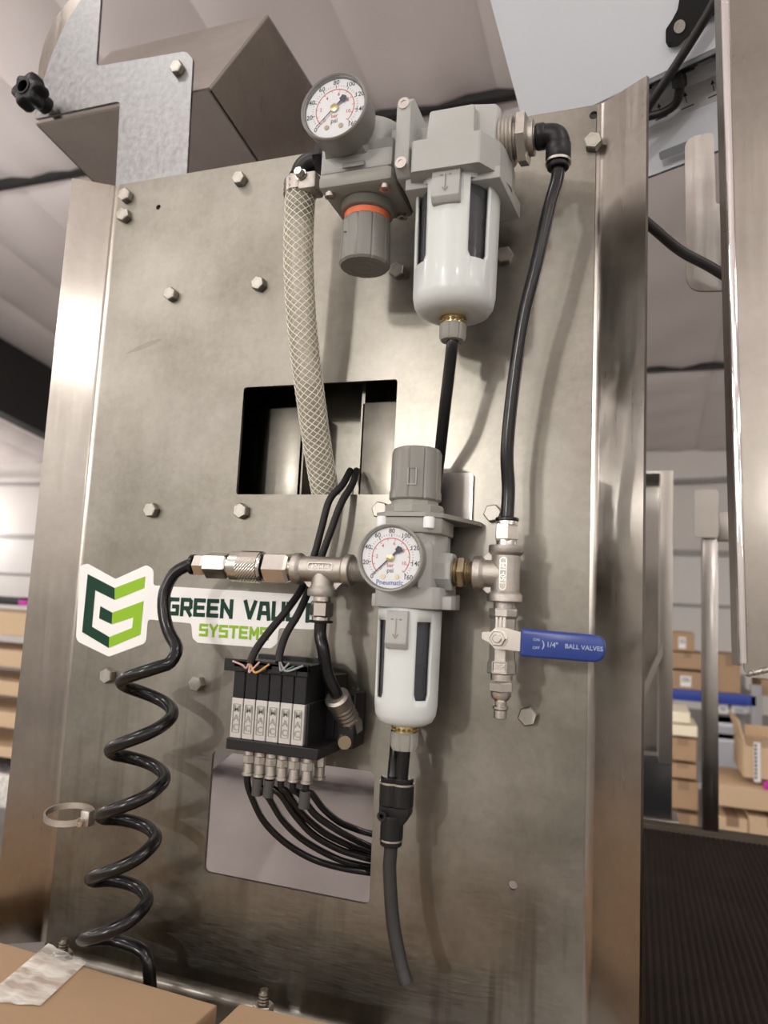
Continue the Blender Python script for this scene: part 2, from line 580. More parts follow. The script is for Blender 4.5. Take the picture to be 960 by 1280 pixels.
m.build('conduit', 'wall_rail', wb)
m = MB(True); m.box(-16.2, -16, -12, 13, 0, 6.5); struct(m.build('wall_left', 'wall_paint'))
m = MB(True); m.box(12, 12.2, -12, 13, 0, 6.5); struct(m.build('wall_right', 'wall_paint'))
m = MB(True); m.box(-16, 12, -12.2, -12, 0, 5.2); struct(m.build('wall_front', 'wall_paint'))

# ceiling: gable roof lined with quilted vinyl, sagging between seams
RIDGE_Y, RIDGE_Z = -1.0, 6.05
SL = 0.15


def roof_z(y):
    return RIDGE_Z - abs(y - RIDGE_Y) * SL


ceil = bpy.data.objects.new('ceiling', None); COL.objects.link(ceil); struct(ceil)
ceil.location = (0, 0, RIDGE_Z)
rng = random.Random(8)
ys = [RIDGE_Y, 4.45, 9.07, 12.1]
SW = 0.925
nx = int(28 / SW)
for iy in range(len(ys) - 1):
    for ix in range(nx):
        x0 = -1.02 - 16 * SW + ix * SW; x1 = x0 + SW
        y0, y1 = ys[iy], ys[iy + 1]
        vs = []; fs = []
        n, q = 8, 22
        ph = rng.random() * 6; sag = 0.035 + 0.03 * rng.random()
        for j in range(q + 1):
            for i in range(n + 1):
                u, v = i / n, j / q
                x, y = x0 + (x1 - x0) * u, y0 + (y1 - y0) * v
                edge = min(v, 1 - v)
                pucker = 0.02 * math.sin(u * 11 + ph + 2.5 * math.sin(v * 5 + ph)) * math.exp(-edge * 9) + 0.012 * math.sin(u * 4 + v * 26 + ph) + 0.006 * math.sin(v * 61 + 3 * u + ph)
                z = roof_z(y) - sag * (4 * u * (1 - u)) ** 0.6 * (0.45 + 0.55 * (4 * v * (1 - v)) ** 0.5) - 0.08 * (4 * v * (1 - v)) ** 0.5 + pucker * (4 * u * (1 - u)) ** 0.4
                vs.append((x, y, z))
        for j in range(q):
            for i in range(n):
                a = j * (n + 1) + i
                fs.append((a, a + 1, a + n + 2, a + n + 1))
        MB(True).add(vs, fs).build('ceiling_panel', 'roof_vinyl', ceil, smooth=80)
m = MB(True); m.add([(-16, RIDGE_Y, RIDGE_Z), (12, RIDGE_Y, RIDGE_Z), (12, -12, roof_z(-12)), (-16, -12, roof_z(-12))], [(0, 1, 2, 3)])
m.build('ceiling_panel', 'roof_vinyl', ceil)
for y in ys[1:-1]:
    m = MB(True)
    z = roof_z(y) - 0.09
    m.box(-16, 12, y - 0.04, y + 0.04, z + 0.02, z + 0.09); m.build('purlin', 'purlin_black', ceil, smooth=0)
m = MB(True)   # dark rafter running away under the roof
xb = -8.5
a0, a1 = roof_z(-1) - 0.08, roof_z(12) - 0.08
m.hull([(xb - 0.12, -1, a0), (xb + 0.12, -1, a0), (xb - 0.12, -1, a0 - 1.0), (xb + 0.12, -1, a0 - 1.0),
        (xb - 0.12, 12, a1), (xb + 0.12, 12, a1), (xb - 0.12, 12, a1 - 1.0), (xb + 0.12, 12, a1 - 1.0)])
m.build('rafter', 'purlin_black', ceil, smooth=0)

# ================================================================== MOUNTING PANEL
XL, XR, ZT, ZB = -492.0, -27.0, 390.0, -318.0
panel = thing('mounting_panel', (-258, 0, ZB), 'brushed stainless steel mounting panel with angled side flanges and two cutouts', 'panel')
TH = 3.0
uh = rrect(-329.3, -187.2, 82.5, 177.6, 3)
lh = round_poly([(-333.6, -132.6), (-190.2, -132.6), (-189.6, -229.2), (-333.4, -228.8)], 5)


def circ(x, z, r, n=14):
    return [(x + r * math.cos(2 * PI * k / n), z + r * math.sin(2 * PI * k / n)) for k in range(n)]


def hole_at(px, py, r):
    p = P(px, py); return circ(p.x, p.z, r)


RB = 7.0   # bend radius of the side folds
m = MB()
m.plate([(XL + RB, ZB + 6), (XR - RB, ZB + 6), (XR - RB, ZT), (XL + RB, ZT)],
        [uh, lh, hole_at(198, 259, 2.6), hole_at(742, 144, 3.4), hole_at(641, 1107, 3.2)], XZ(0), TH)
m.build('sheet', 'steel_panel', panel, smooth=20)


def flange(sgn, x_in, w_out, fwd, z0, z1, ztop_out):
    """bent side flange: bend arc then a straight leaf leaning outward and forward"""
    ang = math.atan2(fwd, w_out)
    path = []
    for k in range(7):
        a = ang * k / 6
        path.append((x_in + sgn * RB * 1.6 * math.sin(a), -RB * 1.6 * (1 - math.cos(a))))
    ex, ey = path[-1]
    L = math.hypot(w_out, fwd)
    path.append((ex + sgn * L * math.cos(ang), ey - L * math.sin(ang)))
    nrm = []
    for i in range(len(path)):
        a = ang * min(i, 6) / 6
        nrm.append((sgn * math.sin(a), math.cos(a)))
    vs = []; fs = []
    n = len(path)
    for i, ((x, y), (nx_, ny_)) in enumerate(zip(path, nrm)):
        zt = z1 + (ztop_out - z1) * (i == n - 1)
        for (zz) in (z0, zt):
            vs.append((x, y, zz)); vs.append((x + nx_ * TH, y + ny_ * TH, zz))
    for i in range(n - 1):
        a = i * 4; b = a + 4
        fs += [(a, b, b + 2, a + 2), (a + 1, a + 3, b + 3, b + 1), (a, a + 1, b + 1, b), (a + 2, b + 2, b + 3, a + 3)]
    fs += [(0, 2, 3, 1), (4 * n - 4, 4 * n - 3, 4 * n - 1, 4 * n - 2)]
    return MB().add(vs, fs)


flange(-1, XL + RB, 31, 21, ZB + 6, ZT - 1, ZT - 1).build('side_flange', 'steel_flange', panel, smooth=25)
flange(1, XR - RB, 30, 20, -470, ZT, ZT + 1).build('side_flange', 'steel_flange', panel, smooth=25)
# sheet below the left foot bend goes on down behind the boxes
m = MB(); m.box(-300, XR - RB, 0, TH, -470, ZB + 6); m.build('skirt', 'steel_panel', panel, smooth=0)
# foot bend at the lower edge
vs = []; fs = []
for k in range(7):
    a = (PI / 2) * k / 6
    y, z = -9 * (1 - math.cos(a)), ZB + 6 - 9 * math.sin(a)
    for x in (XL + 6, -180):
        vs.append((x, y, z))
for x in (XL + 6, -180): vs.append((x, -330, ZB - 3))
for k in range(7): fs.append((2 * k, 2 * k + 1, 2 * k + 3, 2 * k + 2))
MB().add(vs, fs).build('foot_flange', 'steel_panel', panel, smooth=40)


def bolt(px, py, d=0.0, parent=None, r=7.4, h=6.5, tilt=0.0, washer=False):
    p = P(px, py, d + h)
    b = MB()
    if washer: b.cyl((p.x, -d, p.z), (0, -1, 0), r * 1.25, 0, 1.2, 24)
    b.lathe([(r * 0.97, 0), (r, 0.4), (r, h - 1.0), (r * 0.88, h)], (p.x, -d, p.z), (0, -1, 0), 6, start=tilt)
    b.ring((p.x, -d, p.z), (0, -1, 0), r * 0.55, r * 0.62, h - 0.1, h + 0.15, 20)
    b.build('bolt', 'bolt_steel', parent or panel, smooth=25)


BOLTS = [(154, 242, 7), (152, 267, 7), (297, 221, 6.5), (211, 366, 6.5), (321, 353, 6.5), (630, 317, 6.8), (495, 336, 6.8), (741, 174, 7.2), (186, 637, 6.8),
         (299, 638, 6.8), (474, 637, 7), (615, 641, 7), (131, 845, 6.8), (243, 855, 6.8), (659, 896, 7.2)]
for i, (x, y, r) in enumerate(BOLTS):
    bolt(x, y, 0, panel, r, tilt=0.3 + 0.37 * i)

m = MB(); m.flat([(P(x, y).x, P(x, y).z) for (x, y) in ((156, 443), (170, 434), (186, 427), (201, 423), (203, 425), (190, 432), (174, 438))], XZ(-0.12))
m.build('scratch', 'steel_dull', panel, smooth=0)
for x in (-470, -80):
    m = MB(); m.box(x, x + 50, 4, 34, -H * 1000, -322 if x < -300 else -440, 2); m.build('leg', 'steel_post', panel)
# foot studs with nuts
for (px, py, zt) in ((80, 1182, 0), (330, 1246, 0)):
    p = P(px, py - 4, 20)
    s = MB()
    prof = []
    for k in range(11):
        prof += [(4.2, -22 + k * 2.2), (3.5, -22 + k * 2.2 + 1.1)]
    s.lathe(prof + [(3.0, 3)], (p.x, p.y, p.z), (0, 0, 1), 16)
    st = s.build('stud', 'stud_steel', panel, smooth=20)
    s = MB(); s.cyl((p.x, p.y, p.z), (0, 0, 1), 8, -14, -7, 6, 0.8); s.build('nut', 'bolt_steel', st, smooth=20)

# ---- sticker
SK = lambda q: [(P(x / 2.4 + 80, y / 2.4 + 660).x, P(x / 2.4 + 80, y / 2.4 + 660).z) for (x, y) in q]
out = SK([(48, 112), (72, 107), (155, 153), (248, 111), (270, 124), (268, 172), (768, 203), (760, 305), (645, 300), (640, 346), (622, 361),
          (400, 344), (386, 330), (382, 286), (252, 274), (246, 345), (135, 386), (36, 338)])
m = MB(); m.plate(round_poly(out, [9, 6, 4, 6, 9, 3, 5, 5, 3, 4, 5, 4, 4, 3, 3, 6, 6, 8], 5), [], XZ(-0.25), 0.25)
stk = m.build('sticker', 'sticker_white', panel, smooth=0, label='white vinyl sticker with a green shield emblem')
YS = -0.45
fst = lambda u, v, w: Vector((u, YS, v))
m = MB()
m.flat(SK([(72, 138), (153, 180), (153, 216), (95, 187), (85, 296), (137, 327), (135, 360), (55, 312)]), fst)
m.flat(SK([(110, 234), (146, 254), (144, 289), (106, 271)]), fst)
m.build('emblem_dark', 'dark_green', stk, smooth=0)
m = MB()
m.flat(SK([(153, 180), (245, 145), (242, 180), (153, 216)]), fst)
m.flat(SK([(146, 254), (240, 219), (230, 320), (135, 360), (137, 327), (205, 300), (209, 268), (144, 289)]), fst)
m.build('emblem_light', 'light_green', stk, smooth=0)

# block letters drawn as strokes on a unit cell: (x0,y0,x1,y1,...) poly lines
GLY = {
    'G': [(0.95, .95, .18, .95, 0, .8, 0, .05, .95, .05, .95, .5, .5, .5)],
    'R': [(0.02, 0, 0.02, .95, .8, .95, .95, .85, .95, .5, .8, .42, .05, .42), (.5, .42, .95, 0)],
    'E': [(0.95, .95, .02, .95, .02, .05, .95, .05), (.02, .5, .85, .5)],
    'N': [(0.02, 0, 0.02, 1), (.05, .92, .93, .08), (.97, 0, .97, 1)],
    'V': [(0, 1, .48, .04), (.52, .04, 1, 1)],
    'A': [(0.0, 0, .2, .93, .8, .93, 1, 0), (.12, .35, .88, .35)],
    'U': [(0.02, 1, 0.02, .05, .97, .05, .97, 1)],
    'L': [(0.02, 1, 0.02, .05, .95, .05)],
    'T': [(-.05, .95, 1.05, .95), (.5, .95, .5, 0)],
    'S': [(0.97, .95, .02, .95, .02, .52, .97, .52, .97, .05, .02, .05)],
    'Y': [(0, 1, .5, .5), (1, 1, .5, .5), (.5, .55, .5, 0)],
    'M': [(0.02, 0, 0.02, .97), (.05, .93, .5, .35), (.5, .35, .95, .93), (.98, .97, .98, 0)],
}


def strokes(mb, word, a, b, hgt, th, widths=None, y=-0.5, gap=0.42):
    """word from point a to b (2D x,z), letters hgt tall"""
    a, b = Vector(a), Vector(b)
    ln = (b - a).length; e = (b - a).normalized(); nrm = Vector((-e.y, e.x))
    n = len(word)
    ws = [0.55 if c == ' ' else 1.0 for c in word]
    cell = ln / (sum(ws) + gap * (n - 1))
    x = 0
    for c, w in zip(word, ws):
        for k, pl in enumerate(GLY.get(c, [])):
            pts = [(pl[i], pl[i + 1]) for i in range(0, len(pl), 2)]
            for i in range(len(pts) - 1):
                p, q = Vector(pts[i]), Vector(pts[i + 1])
                p = Vector((p.x * cell, p.y * hgt)); q = Vector((q.x * cell, q.y * hgt))
                d = (q - p).normalized(); s_ = Vector((-d.y, d.x)) * th / 2
                ext = d * th * 0.40
                c4 = [p - ext + s_, p - ext - s_, q + ext - s_, q + ext + s_]
                yy = y - 0.004 * i - 0.01 * k
                vs = []
                for v in c4:
                    g = a + e * (x + v.x) + nrm * v.y
                    vs.append((g.x, yy, g.y))
                mb.add(vs, [(0, 1, 2, 3)])
        x += (w + gap) * cell


def sk1(x, y):
    p = P(x / 2.4 + 80, y / 2.4 + 660); return (p.x, p.z)


m = MB(); strokes(m, 'GREEN VAULT', sk1(314, 258), sk1(746, 280), (Vector(sk1(312, 207)) - Vector(sk1(312, 258))).length * 0.92, 3.5)
m.build('lettering_dark', 'dark_green', stk, smooth=0)
m = MB(); strokes(m, 'SYSTEMS', sk1(408, 322), sk1(612, 335), (Vector(sk1(408, 286)) - Vector(sk1(408, 322))).length * 0.92, 2.25)
m.build('lettering_light', 'light_green', stk, smooth=0)

# ---- channels seen through the upper cutout
ch = thing('inner_channel', (-275, 60, -20), 'pair of stainless steel channels standing behind the upper cutout', 'channel')
ya = 34
pa, pb = P(322, 560, -ya), P(380, 560, -ya)
m = MB(); m.box(pa.x, pb.x, ya, ya + 4, 20, 168, 1.5); m.box(pb.x - 4, pb.x, ya, ya + 70, 20, 168); m.build('web', 'steel_panel', ch)
pa, pb = P(449, 560, -22), P(520, 560, -22)
m = MB(); m.box(pa.x, pb.x, 22, 26, 20, 166, 1.5); m.box(pa.x, pa.x + 3, 22, 80, 20, 225); m.build('web', 'steel_panel', ch)
m = MB(); m.box(-420, -60, 78, 82, 20, 380); m.build('back_sheet', 'steel_panel', ch)
m = MB(); m.box(-420, -60, 4, 78, 225, 229); m.build('top_sheet', 'steel_panel', ch)
m = MB(); m.box(-420, -416, 4, 78, 20, 225); m.build('end_sheet', 'steel_panel', ch)

# ---- polished tray seen through the lower cutout
tr = thing('polished_tray', (-262, 90, -300), 'mirror polished steel tray sloping behind the lower cutout', 'tray')
m = MB()
a = (-470, 8, -264); b = (-40, 8, -264); c = (-40, 340, -181); d = (-470, 340, -181)
m.hull([a, b, c, d] + [(x, y + 2, z - 2) for (x, y, z) in (a, b, c, d)])
m.build('slope', 'steel_mirror', tr, smooth=0)
m = MB(); m.box(-470, -40, 7, 10, -300, -264); m.build('lip', 'steel_sheet', tr, smooth=0)

# ================================================================== BRACKET, KNOB, HOPPER (top left)
DB = -3.2
br = thing('adjusting_bracket', (P(190, 240, DB).x, -DB, P(190, 240, DB).z), 'galvanised steel bracket with curved arm bolted behind the top of the panel', 'bracket')


def pz(pts, d):
    return [(P(x, y, d).x, P(x, y, d).z) for x, y in pts]


arm = pz([(143, 262), (150, 126), (42, 149), (48, 122), (54, 101), (66, 64), (81, 30), (101, 0), (114, -22), (128, -30), (120, 83), (232, 64), (241, 74), (231, 262)], DB)
m = MB(); m.plate(round_poly(arm, [2, 6, 4, 6, 60, 80, 80, 80, 20, 4, 7, 9, 6, 2], 5), [], XZ(-DB), 3)
m.build('arm_plate', 'galvanised', br, smooth=25)
arc = pz([(47, 100), (49, 79), (56, 49), (69, 22), (86, 0), (104, -22), (125, -22), (100, 20), (82, 60), (72, 104)], -22)
m = MB(); m.plate(round_poly(arc, [2, 40, 80, 80, 80, 2, 2, 80, 80, 2], 5), [], XZ(22), 3)
m.build('rear_arc', 'steel_flange', br, smooth=25)
bolt(219, 82, -DB * -1, br, 7.0, 6)
# star knob
kp = P(29, 108, 34)
kn = thing('star_knob', (kp.x, kp.y, kp.z - 18), 'black plastic star knob clamped on the curved bracket arm', 'knob')
m = MB()
m.lathe([(6.2, 12), (6.2, 0.01), (13, 0), (15.2, 2), (16, 6), (16, 14), (14, 18), (9, 20)], (kp.x, kp.y, kp.z), (0, 1, 0), 60, mod=lambda a, h: 1 + (0.16 * math.cos(6 * a + 0.5) if h not in (12, 0.01) else 0))
m.cyl((kp.x, kp.y, kp.z), (0, 1, 0), 9, 19, 31)
m.build('grip', 'black_plastic', kn, smooth=50)
m = MB(); m.ring((kp.x, kp.y, kp.z), (0, -1, 0), 6.2, 8.0, -0.5, 1.2, 24); m.build('bore_rim', 'black_plastic', kn)
m = MB(); m.cyl((kp.x, kp.y, kp.z), (0, 1, 0), 5, 30, 60); m.build('screw', 'bolt_steel', kn)

# hopper: sheet metal prism along x. Right end face corners solved from their pixels
dn = -10.0
N = P(262, 112, dn); xr = N.x


def solve_x(px, py, x):
    lo, hi = 3000.0, -500.0
    for _ in range(60):
        md = (lo + hi) / 2
        if (P(px, py, -md).x - x) * (P(px, py, -lo).x - x) <= 0: hi = md
        else: lo = md
    return P(px, py, -(lo + hi) / 2)


v0 = np.array(P(335, 20, 0)) - np.array([0, -DCAM, 0]); t0 = xr / v0[0]
A2 = Vector((xr, v0[1] * t0 - DCAM, v0[2] * t0))
v1 = np.array(P(325, 206, 0)) - np.array([0, -DCAM, 0]); t1 = xr / v1[0]
B2 = Vector((xr, v1[1] * t1 - DCAM, v1[2] * t1))
xl = P(46, 158, dn).x
hop = thing('sheet_hopper', ((xl + xr) / 2, 100, B2.z - 40), 'welded stainless steel hopper behind the top of the panel', 'hopper')
low = B2 + (B2 - N) * 0.9
yb = max(A2.y, low.y) + 260


def quad(name, pts, t, mt):
    pts = [Vector(p) for p in pts]
    n = (pts[1] - pts[0]).cross(pts[2] - pts[0]).normalized() * t
    MB().hull(pts + [p + n for p in pts]).build(name, mt, hop, smooth=0)


nz_, nl = (N.y, N.z), (low.y, low.z)
quad('slope_sheet', [(xl, *nz_), (xr, *nz_), (xr, *nl), (xl, *nl)], 2, 'steel_sheet')
quad('front_sheet', [(xl, *nz_), (xr, *nz_), (xr, A2.y, A2.z), (xl, A2.y, A2.z)], 2, 'steel_sheet')
quad('top_sheet', [(xl, A2.y, A2.z), (xr, A2.y, A2.z), (xr, yb, A2.z), (xl, yb, A2.z)], 2, 'steel_sheet')
for x in (xl, xr):
    MB().plate([nz_, (A2.y, A2.z), (yb, A2.z), (yb, low.z), nl], [], (lambda X: (lambda u, v, w: Vector((X + w, u, v))))(x), -2 if x == xr else 2).build('end_sheet', 'steel_flange', hop, smooth=0)
m = MB(); m.tube([Vector((xr, *nz_)), A2], 1.3, 8, smooth=False); m.build('weld', 'bolt_steel', hop)

# ================================================================== PNEUMATICS helpers


def screw_head(mb, o, r, h, axis=(0, -1, 0)):
    mb.ring(o, axis, r * 0.5, r, 0, h, 20)
    mb.cyl(o, axis, r * 0.6, 0, h * 0.5, 6)


def fluted(a, h):
    k = (a / (2 * PI) * 10) % 1.0
    return 0.955 if (k < 0.07 or k > 0.93) else 1.0


def bowl(name, parent, x, y, z0, z1, r0, r1, slot_z0, slot_z1, seg=96, half=4, centres=(45, -45, 135, -135)):
    """bowl guard with pointed slots cut through, plus a smoked inner bowl"""
    h = z1 - z0
    zs = [(r0 * 0.30, z0), (r0 * 0.66, z0 + 0.6), (r0 * 0.86, z0 + 3.0), (r0 * 0.96, z0 + 7.5), (r0, z0 + 14)]
    tip = slot_z0; sh = slot_z0 + 4
    def rad(z): return r0 + (r1 - r0) * (z - z0 - 14) / (h - 14)
    for z in (tip, sh, (sh + slot_z1) / 2, slot_z1, z1 - 2): zs.append((rad(z), z))
    zs.append((rad(z1) * 0.98, z1))
    it, ish, itop = 5, 6, 8
    vs = []; fs = []
    cols = [int(round(c / 360 * seg)) % seg for c in centres]
    slot = {}
    for c in cols:
        for k in range(-half, half): slot[(c + k) % seg] = k
    for (r, z) in zs:
        for k in range(seg):
            a = 2 * PI * k / seg     # angle from the front, + towards +x
            vs.append((x + r * math.sin(a), y - r * math.cos(a), z))
    for i in range(len(zs) - 1):
        for k in range(seg):
            k2 = (k + 1) % seg
            A, B, C, D = i * seg + k, i * seg + k2, (i + 1) * seg + k2, (i + 1) * seg + k
            if k in slot and ish <= i < itop: continue
            if k in slot and i == it:
                q = slot[k]
                # sloping ends: keep what lies below the point
                if q == -half: fs.append((A, B, D))
                elif q == half - 1: fs.append((A, B, C))
                continue
            fs.append((A, B, C, D))
    m = MB(); m.add(vs, fs)
    g = m.build(name, 'bowl_white', parent, smooth=40)
    sd = g.modifiers.new('wall', 'SOLIDIFY'); sd.thickness = 0.0022; sd.offset = -1
    m = MB(); m.lathe([(r0 * 0.7, z0 + 4), (r0 * 0.86, z0 + 9), (r1 * 0.86, z1 - 1)], (x, y, 0), (0, 0, 1), 40)
    m.build('inner_bowl', 'smoked_bowl', g)
    m = MB(); m.lathe([(r0 * 0.22, z0 + 12), (r0 * 0.5, z0 + 16), (r0 * 0.5, z0 + h * 0.5), (r0 * 0.6, z0 + h * 0.5 + 2), (r0 * 0.6, z1 - 2)], (x, y, 0), (0, 0, 1), 28)
    m.build('filter_element', 'grey_plastic', g)
    return g


def latch(parent, x, y, z0, z1, w):
    """bowl release button with its arrow"""
    m = MB()
    m.hull([(x - w / 2, y, z1), (x + w / 2, y, z1), (x - w / 2, y + 7, z1), (x + w / 2, y + 7, z1),
            (x - w / 2, y - 1.5, z0 + 4), (x + w / 2, y - 1.5, z0 + 4), (x - w / 2, y + 6, z0), (x + w / 2, y + 6, z0), (x - w / 2, y + 1.5, z0), (x + w / 2, y + 1.5, z0)], 0.7)
    lt = m.build('latch', 'body_grey', parent, smooth=30)
    m = MB(); zc = (z0 + z1) / 2 + 1
    yy = lambda z: y - 1.5 * (z1 - z) / (z1 - z0 - 4) - 0.25
    def st(ax, az, bx, bz, t=0.5):
        a = Vector((ax, yy(az), az)); b = Vector((bx, yy(bz), bz)); d = (b - a).normalized(); s_ = Vector((-d.z, 0, d.x)) * t
        m.add([a + s_, a - s_, b - s_, b + s_], [(0, 1, 2, 3)])
    L = (z1 - z0) * 0.26
    st(x, zc + L, x, zc - L); st(x, zc - L, x - 2, zc - L + 3); st(x, zc - L, x + 2, zc - L + 3)
    st(x - 4, zc + L * 0.9, x - 2, zc + L * 0.9); st(x + 2, zc + L * 0.9, x + 4, zc + L * 0.9)
    m.build('arrow', 'knob_grey', lt, smooth=0)


def gauge(parent, x, y, z, r, depth, word=None, adapter=True):
    """pressure gauge facing the viewer: case > dial, scales, needle, hub, lens"""
    m = MB()
    o = (x, y, z)
    m.lathe([(r * 0.9, -3.0), (r * 0.93, 0.4), (r * 0.97, 1.0), (r, 0.2), (r, -4), (r * 0.965, -6), (r * 0.95, -depth * 0.8), (r * 0.86, -depth)], o, (0, -1, 0), 56)
    g = m.build('gauge', 'knob_grey' if not word else 'bonnet_grey', parent, smooth=30)
    # the front cap face made by the lathe sits behind the dial
    m = MB(); m.cyl(o, (0, -1, 0), r * 0.885, -2.9, -2.5, 48); m.build('dial', 'dial_white', g, smooth=0)
    yd = y + 2.35
    rd = r * 0.88
    def pol(a, rr): return Vector((x + rr * math.sin(a), yd, z + rr * math.cos(a)))
    def tick(mb, a, r0, r1, t):
        p, q = pol(a, r0), pol(a, r1); s_ = Vector((math.cos(a), 0, -math.sin(a))) * t
        mb.add([p - s_, p + s_, q + s_, q - s_], [(0, 1, 2, 3)])
    def arcs(mb, r0, r1):
        n = 54; A = [math.radians(-135 + 270 * k / n) for k in range(n + 1)]
        mb.add([pol(a, r0) for a in A] + [pol(a, r1) for a in A], [(k, k + 1, n + 2 + k, n + 1 + k) for k in range(n)])
    m = MB()
    for k in range(41):
        a = math.radians(-135 + 270 * k / 40)
        tick(m, a, rd * (0.74 if k % 5 else 0.70), rd * 0.80, 0.12 if k % 5 else 0.28)
    for k in range(9):
        a = math.radians(-135 + 270 * k / 8)
        m.text(str(k * 20), r * 0.19, pol(a, rd * 0.89) + Vector((0, -0.02, 0)), (1, 0, 0), (0, 0, 1))
    m.text('psi', r * 0.19, (x, yd, z - rd * 0.42), (1, 0, 0), (0, 0, 1))
    m.build('scale', 'ink', g, smooth=0)
    m = MB(); arcs(m, rd * 0.64, rd * 0.67)
    for k in range(12):
        a = math.radians(-135 + 270 * k / 11)
        tick(m, a, rd * 0.58, rd * 0.65, 0.2)
        if k % 2 == 0: m.text(str(k), r * 0.15, pol(a, rd * 0.49), (1, 0, 0), (0, 0, 1))
    m.text('bar', r * 0.16, (x, yd, z - rd * 0.25), (1, 0, 0), (0, 0, 1))
    m.build('red_scale', 'ink_red', g, smooth=0)
    m = MB()
    for s_ in (-1, 1): m.cyl((x + s_ * rd * 0.24, y, z - rd * 0.62), (0, -1, 0), r * 0.07, -2.5, -1.9, 14)
    m.build('dial_screw', 'aged_brass', g)
    if word:
        m = MB(); m.text(word, r * 0.2, (x, yd - 0.05, z - rd * 0.82), (1, 0, 0), (0, 0, 1)); m.build('dial_word', 'ink_blue', g, smooth=0)
    a = math.radians(-133)
    d = Vector((math.sin(a), 0, math.cos(a))); s_ = Vector((math.cos(a), 0, -math.sin(a)))
    c = Vector((x, y + 1.2, z))
    m = MB()
    m.add([c + s_ * 0.55, c - s_ * 0.55, c + d * rd * 0.83 - s_ * 0.25, c + d * rd * 0.83 + s_ * 0.25], [(0, 1, 2, 3)])
    m.add([c + s_ * 0.5, c - s_ * 0.5, c - d * rd * 0.32 - s_ * 0.9, c - d * rd * 0.32 + s_ * 0.9], [(0, 1, 2, 3)])
    m.add([c - d * rd * 0.30 - s_ * r * 0.09, c - d * rd * 0.30 + s_ * r * 0.09, c - d * rd * 0.46 + s_ * r * 0.11, c - d * rd * 0.52, c - d * rd * 0.46 - s_ * r * 0.11], [(0, 1, 2, 3, 4)])
    m.build('needle', 'ink', g, smooth=0)
    m = MB(); m.lathe([(r * 0.12, 0), (r * 0.115, 0.9), (r * 0.05, 1.3)], (x, y + 1.6, z), (0, -1, 0), 20); m.build('needle_hub', 'brass', g)
    m = MB(); m.cyl(o, (0, -1, 0), r * 0.91, -0.4, 0.1, 48); m.build('lens', 'lens_glass', g, smooth=0)
    return g


def threads(mb, o, axis, r, h0, h1, pitch=1.4, seg=28):
    prof = []
    h = h0
    while h < h1:
        prof += [(r, h), (r * 0.92, h + pitch / 2)]; h += pitch
    mb.lathe(prof, o, axis, seg)


def drain(parent, x, y, z):
    """collar of bright beads and a ribbed drain nut hanging under a bowl"""
    m = MB()
    m.cyl((x, y, z), (0, 0, -1), 8.6, -1, 1.2, 28)
    for k in range(14):
        a = 2 * PI * k / 14
        m.lathe([(0.2, -1.2), (1.3, -0.6), (1.6, 0), (1.3, 0.6), (0.2, 1.2)], (x + 8.2 * math.cos(a), y + 8.2 * math.sin(a), z - 3), (0, 0, 1), 8)
    m.cyl((x, y, z), (0, 0, -1), 8.0, 1, 5, 24)
    dr = m.build('drain_collar', 'brass', parent)
    m = MB(); m.lathe([(8.8, 5), (9.6, 6), (9.6, 14), (8.4, 17), (6, 17.2)], (x, y, z), (0, 0, -1), 48, mod=lambda a, h: 0.93 if ((a / (2 * PI) * 8) % 1) < 0.16 else 1.0)
    m.build('drain_nut', 'bonnet_grey', parent, smooth=30)


# ================================================================== UPPER AIR FILTER
FX, FY = -127.0, -60.0
uf = thing('air_filter', (FX, FY, 183), 'large pale grey air filter with slotted bowl at the top of the panel', 'air filter')
bowl('bowl_guard', uf, FX, FY, 201, 301, 29.5, 31.0, 234, 291)
latch(uf, FX - 0.5, FY - 33.5, 271, 296, 20)
drain(uf, FX, FY, 201)
m = MB()   # base block with front overhang
poly = round_poly([(-152, -97), (-104, -97), (-93, -80), (-88, -60), (-90, -34), (-164, -34), (-160, -70)], 3)
m.plate(poly, [], XY(294), 23)
m.hull([(-160, -84, 289), (-92, -84, 289), (-160, -84, 298), (-92, -84, 298), (-164, -32, 285), (-86, -32, 285), (-164, -32, 298), (-86, -32, 298)], 1)
m.build('body_base', 'body_grey', uf, smooth=25)
m = MB()
m.hull([(-146, -88, 314), (-110, -88, 314), (-144, -86, 346), (-111, -86, 346), (-146, -28, 314), (-110, -28, 314), (-144, -32, 347), (-111, -32, 347)], 2.0)
m.build('body_top', 'body_grey', uf, smooth=30)
m = MB()
m.hull([(-116, -80, 309), (-98, -76, 309), (-116, -80, 350), (-98, -76, 350), (-116, -40, 309), (-98, -40, 309), (-116, -40, 350), (-98, -40, 350), (-95, -73, 312), (-95, -73, 348), (-95, -43, 312), (-95, -43, 348)], 1.0)
m.build('port_block', 'body_grey', uf, smooth=30)
m = MB(); m.box(-158, -140, -78, -42, 306, 340, 2); m.build('port_block', 'body_grey', uf, smooth=30)
m = MB(); threads(m, (-96, FY, 330), (1, 0, 0), 17.5, 0, 9, 2.6); m.build('port_thread', 'cast_steel', uf)
m = MB(); m.lathe([(15.5, 11), (18.5, 12), (18.5, 18), (15.5, 19.2)], (-96, FY, 330), (1, 0, 0), 6, start=0.35)
m.cyl((-96, FY, 330), (1, 0, 0), 12, 9, 23)
threads(m, (-96, FY, 330), (1, 0, 0), 8.5, 20, 27, 1.6)
m.build('reducer_nut', 'cast_steel', uf, smooth=25)

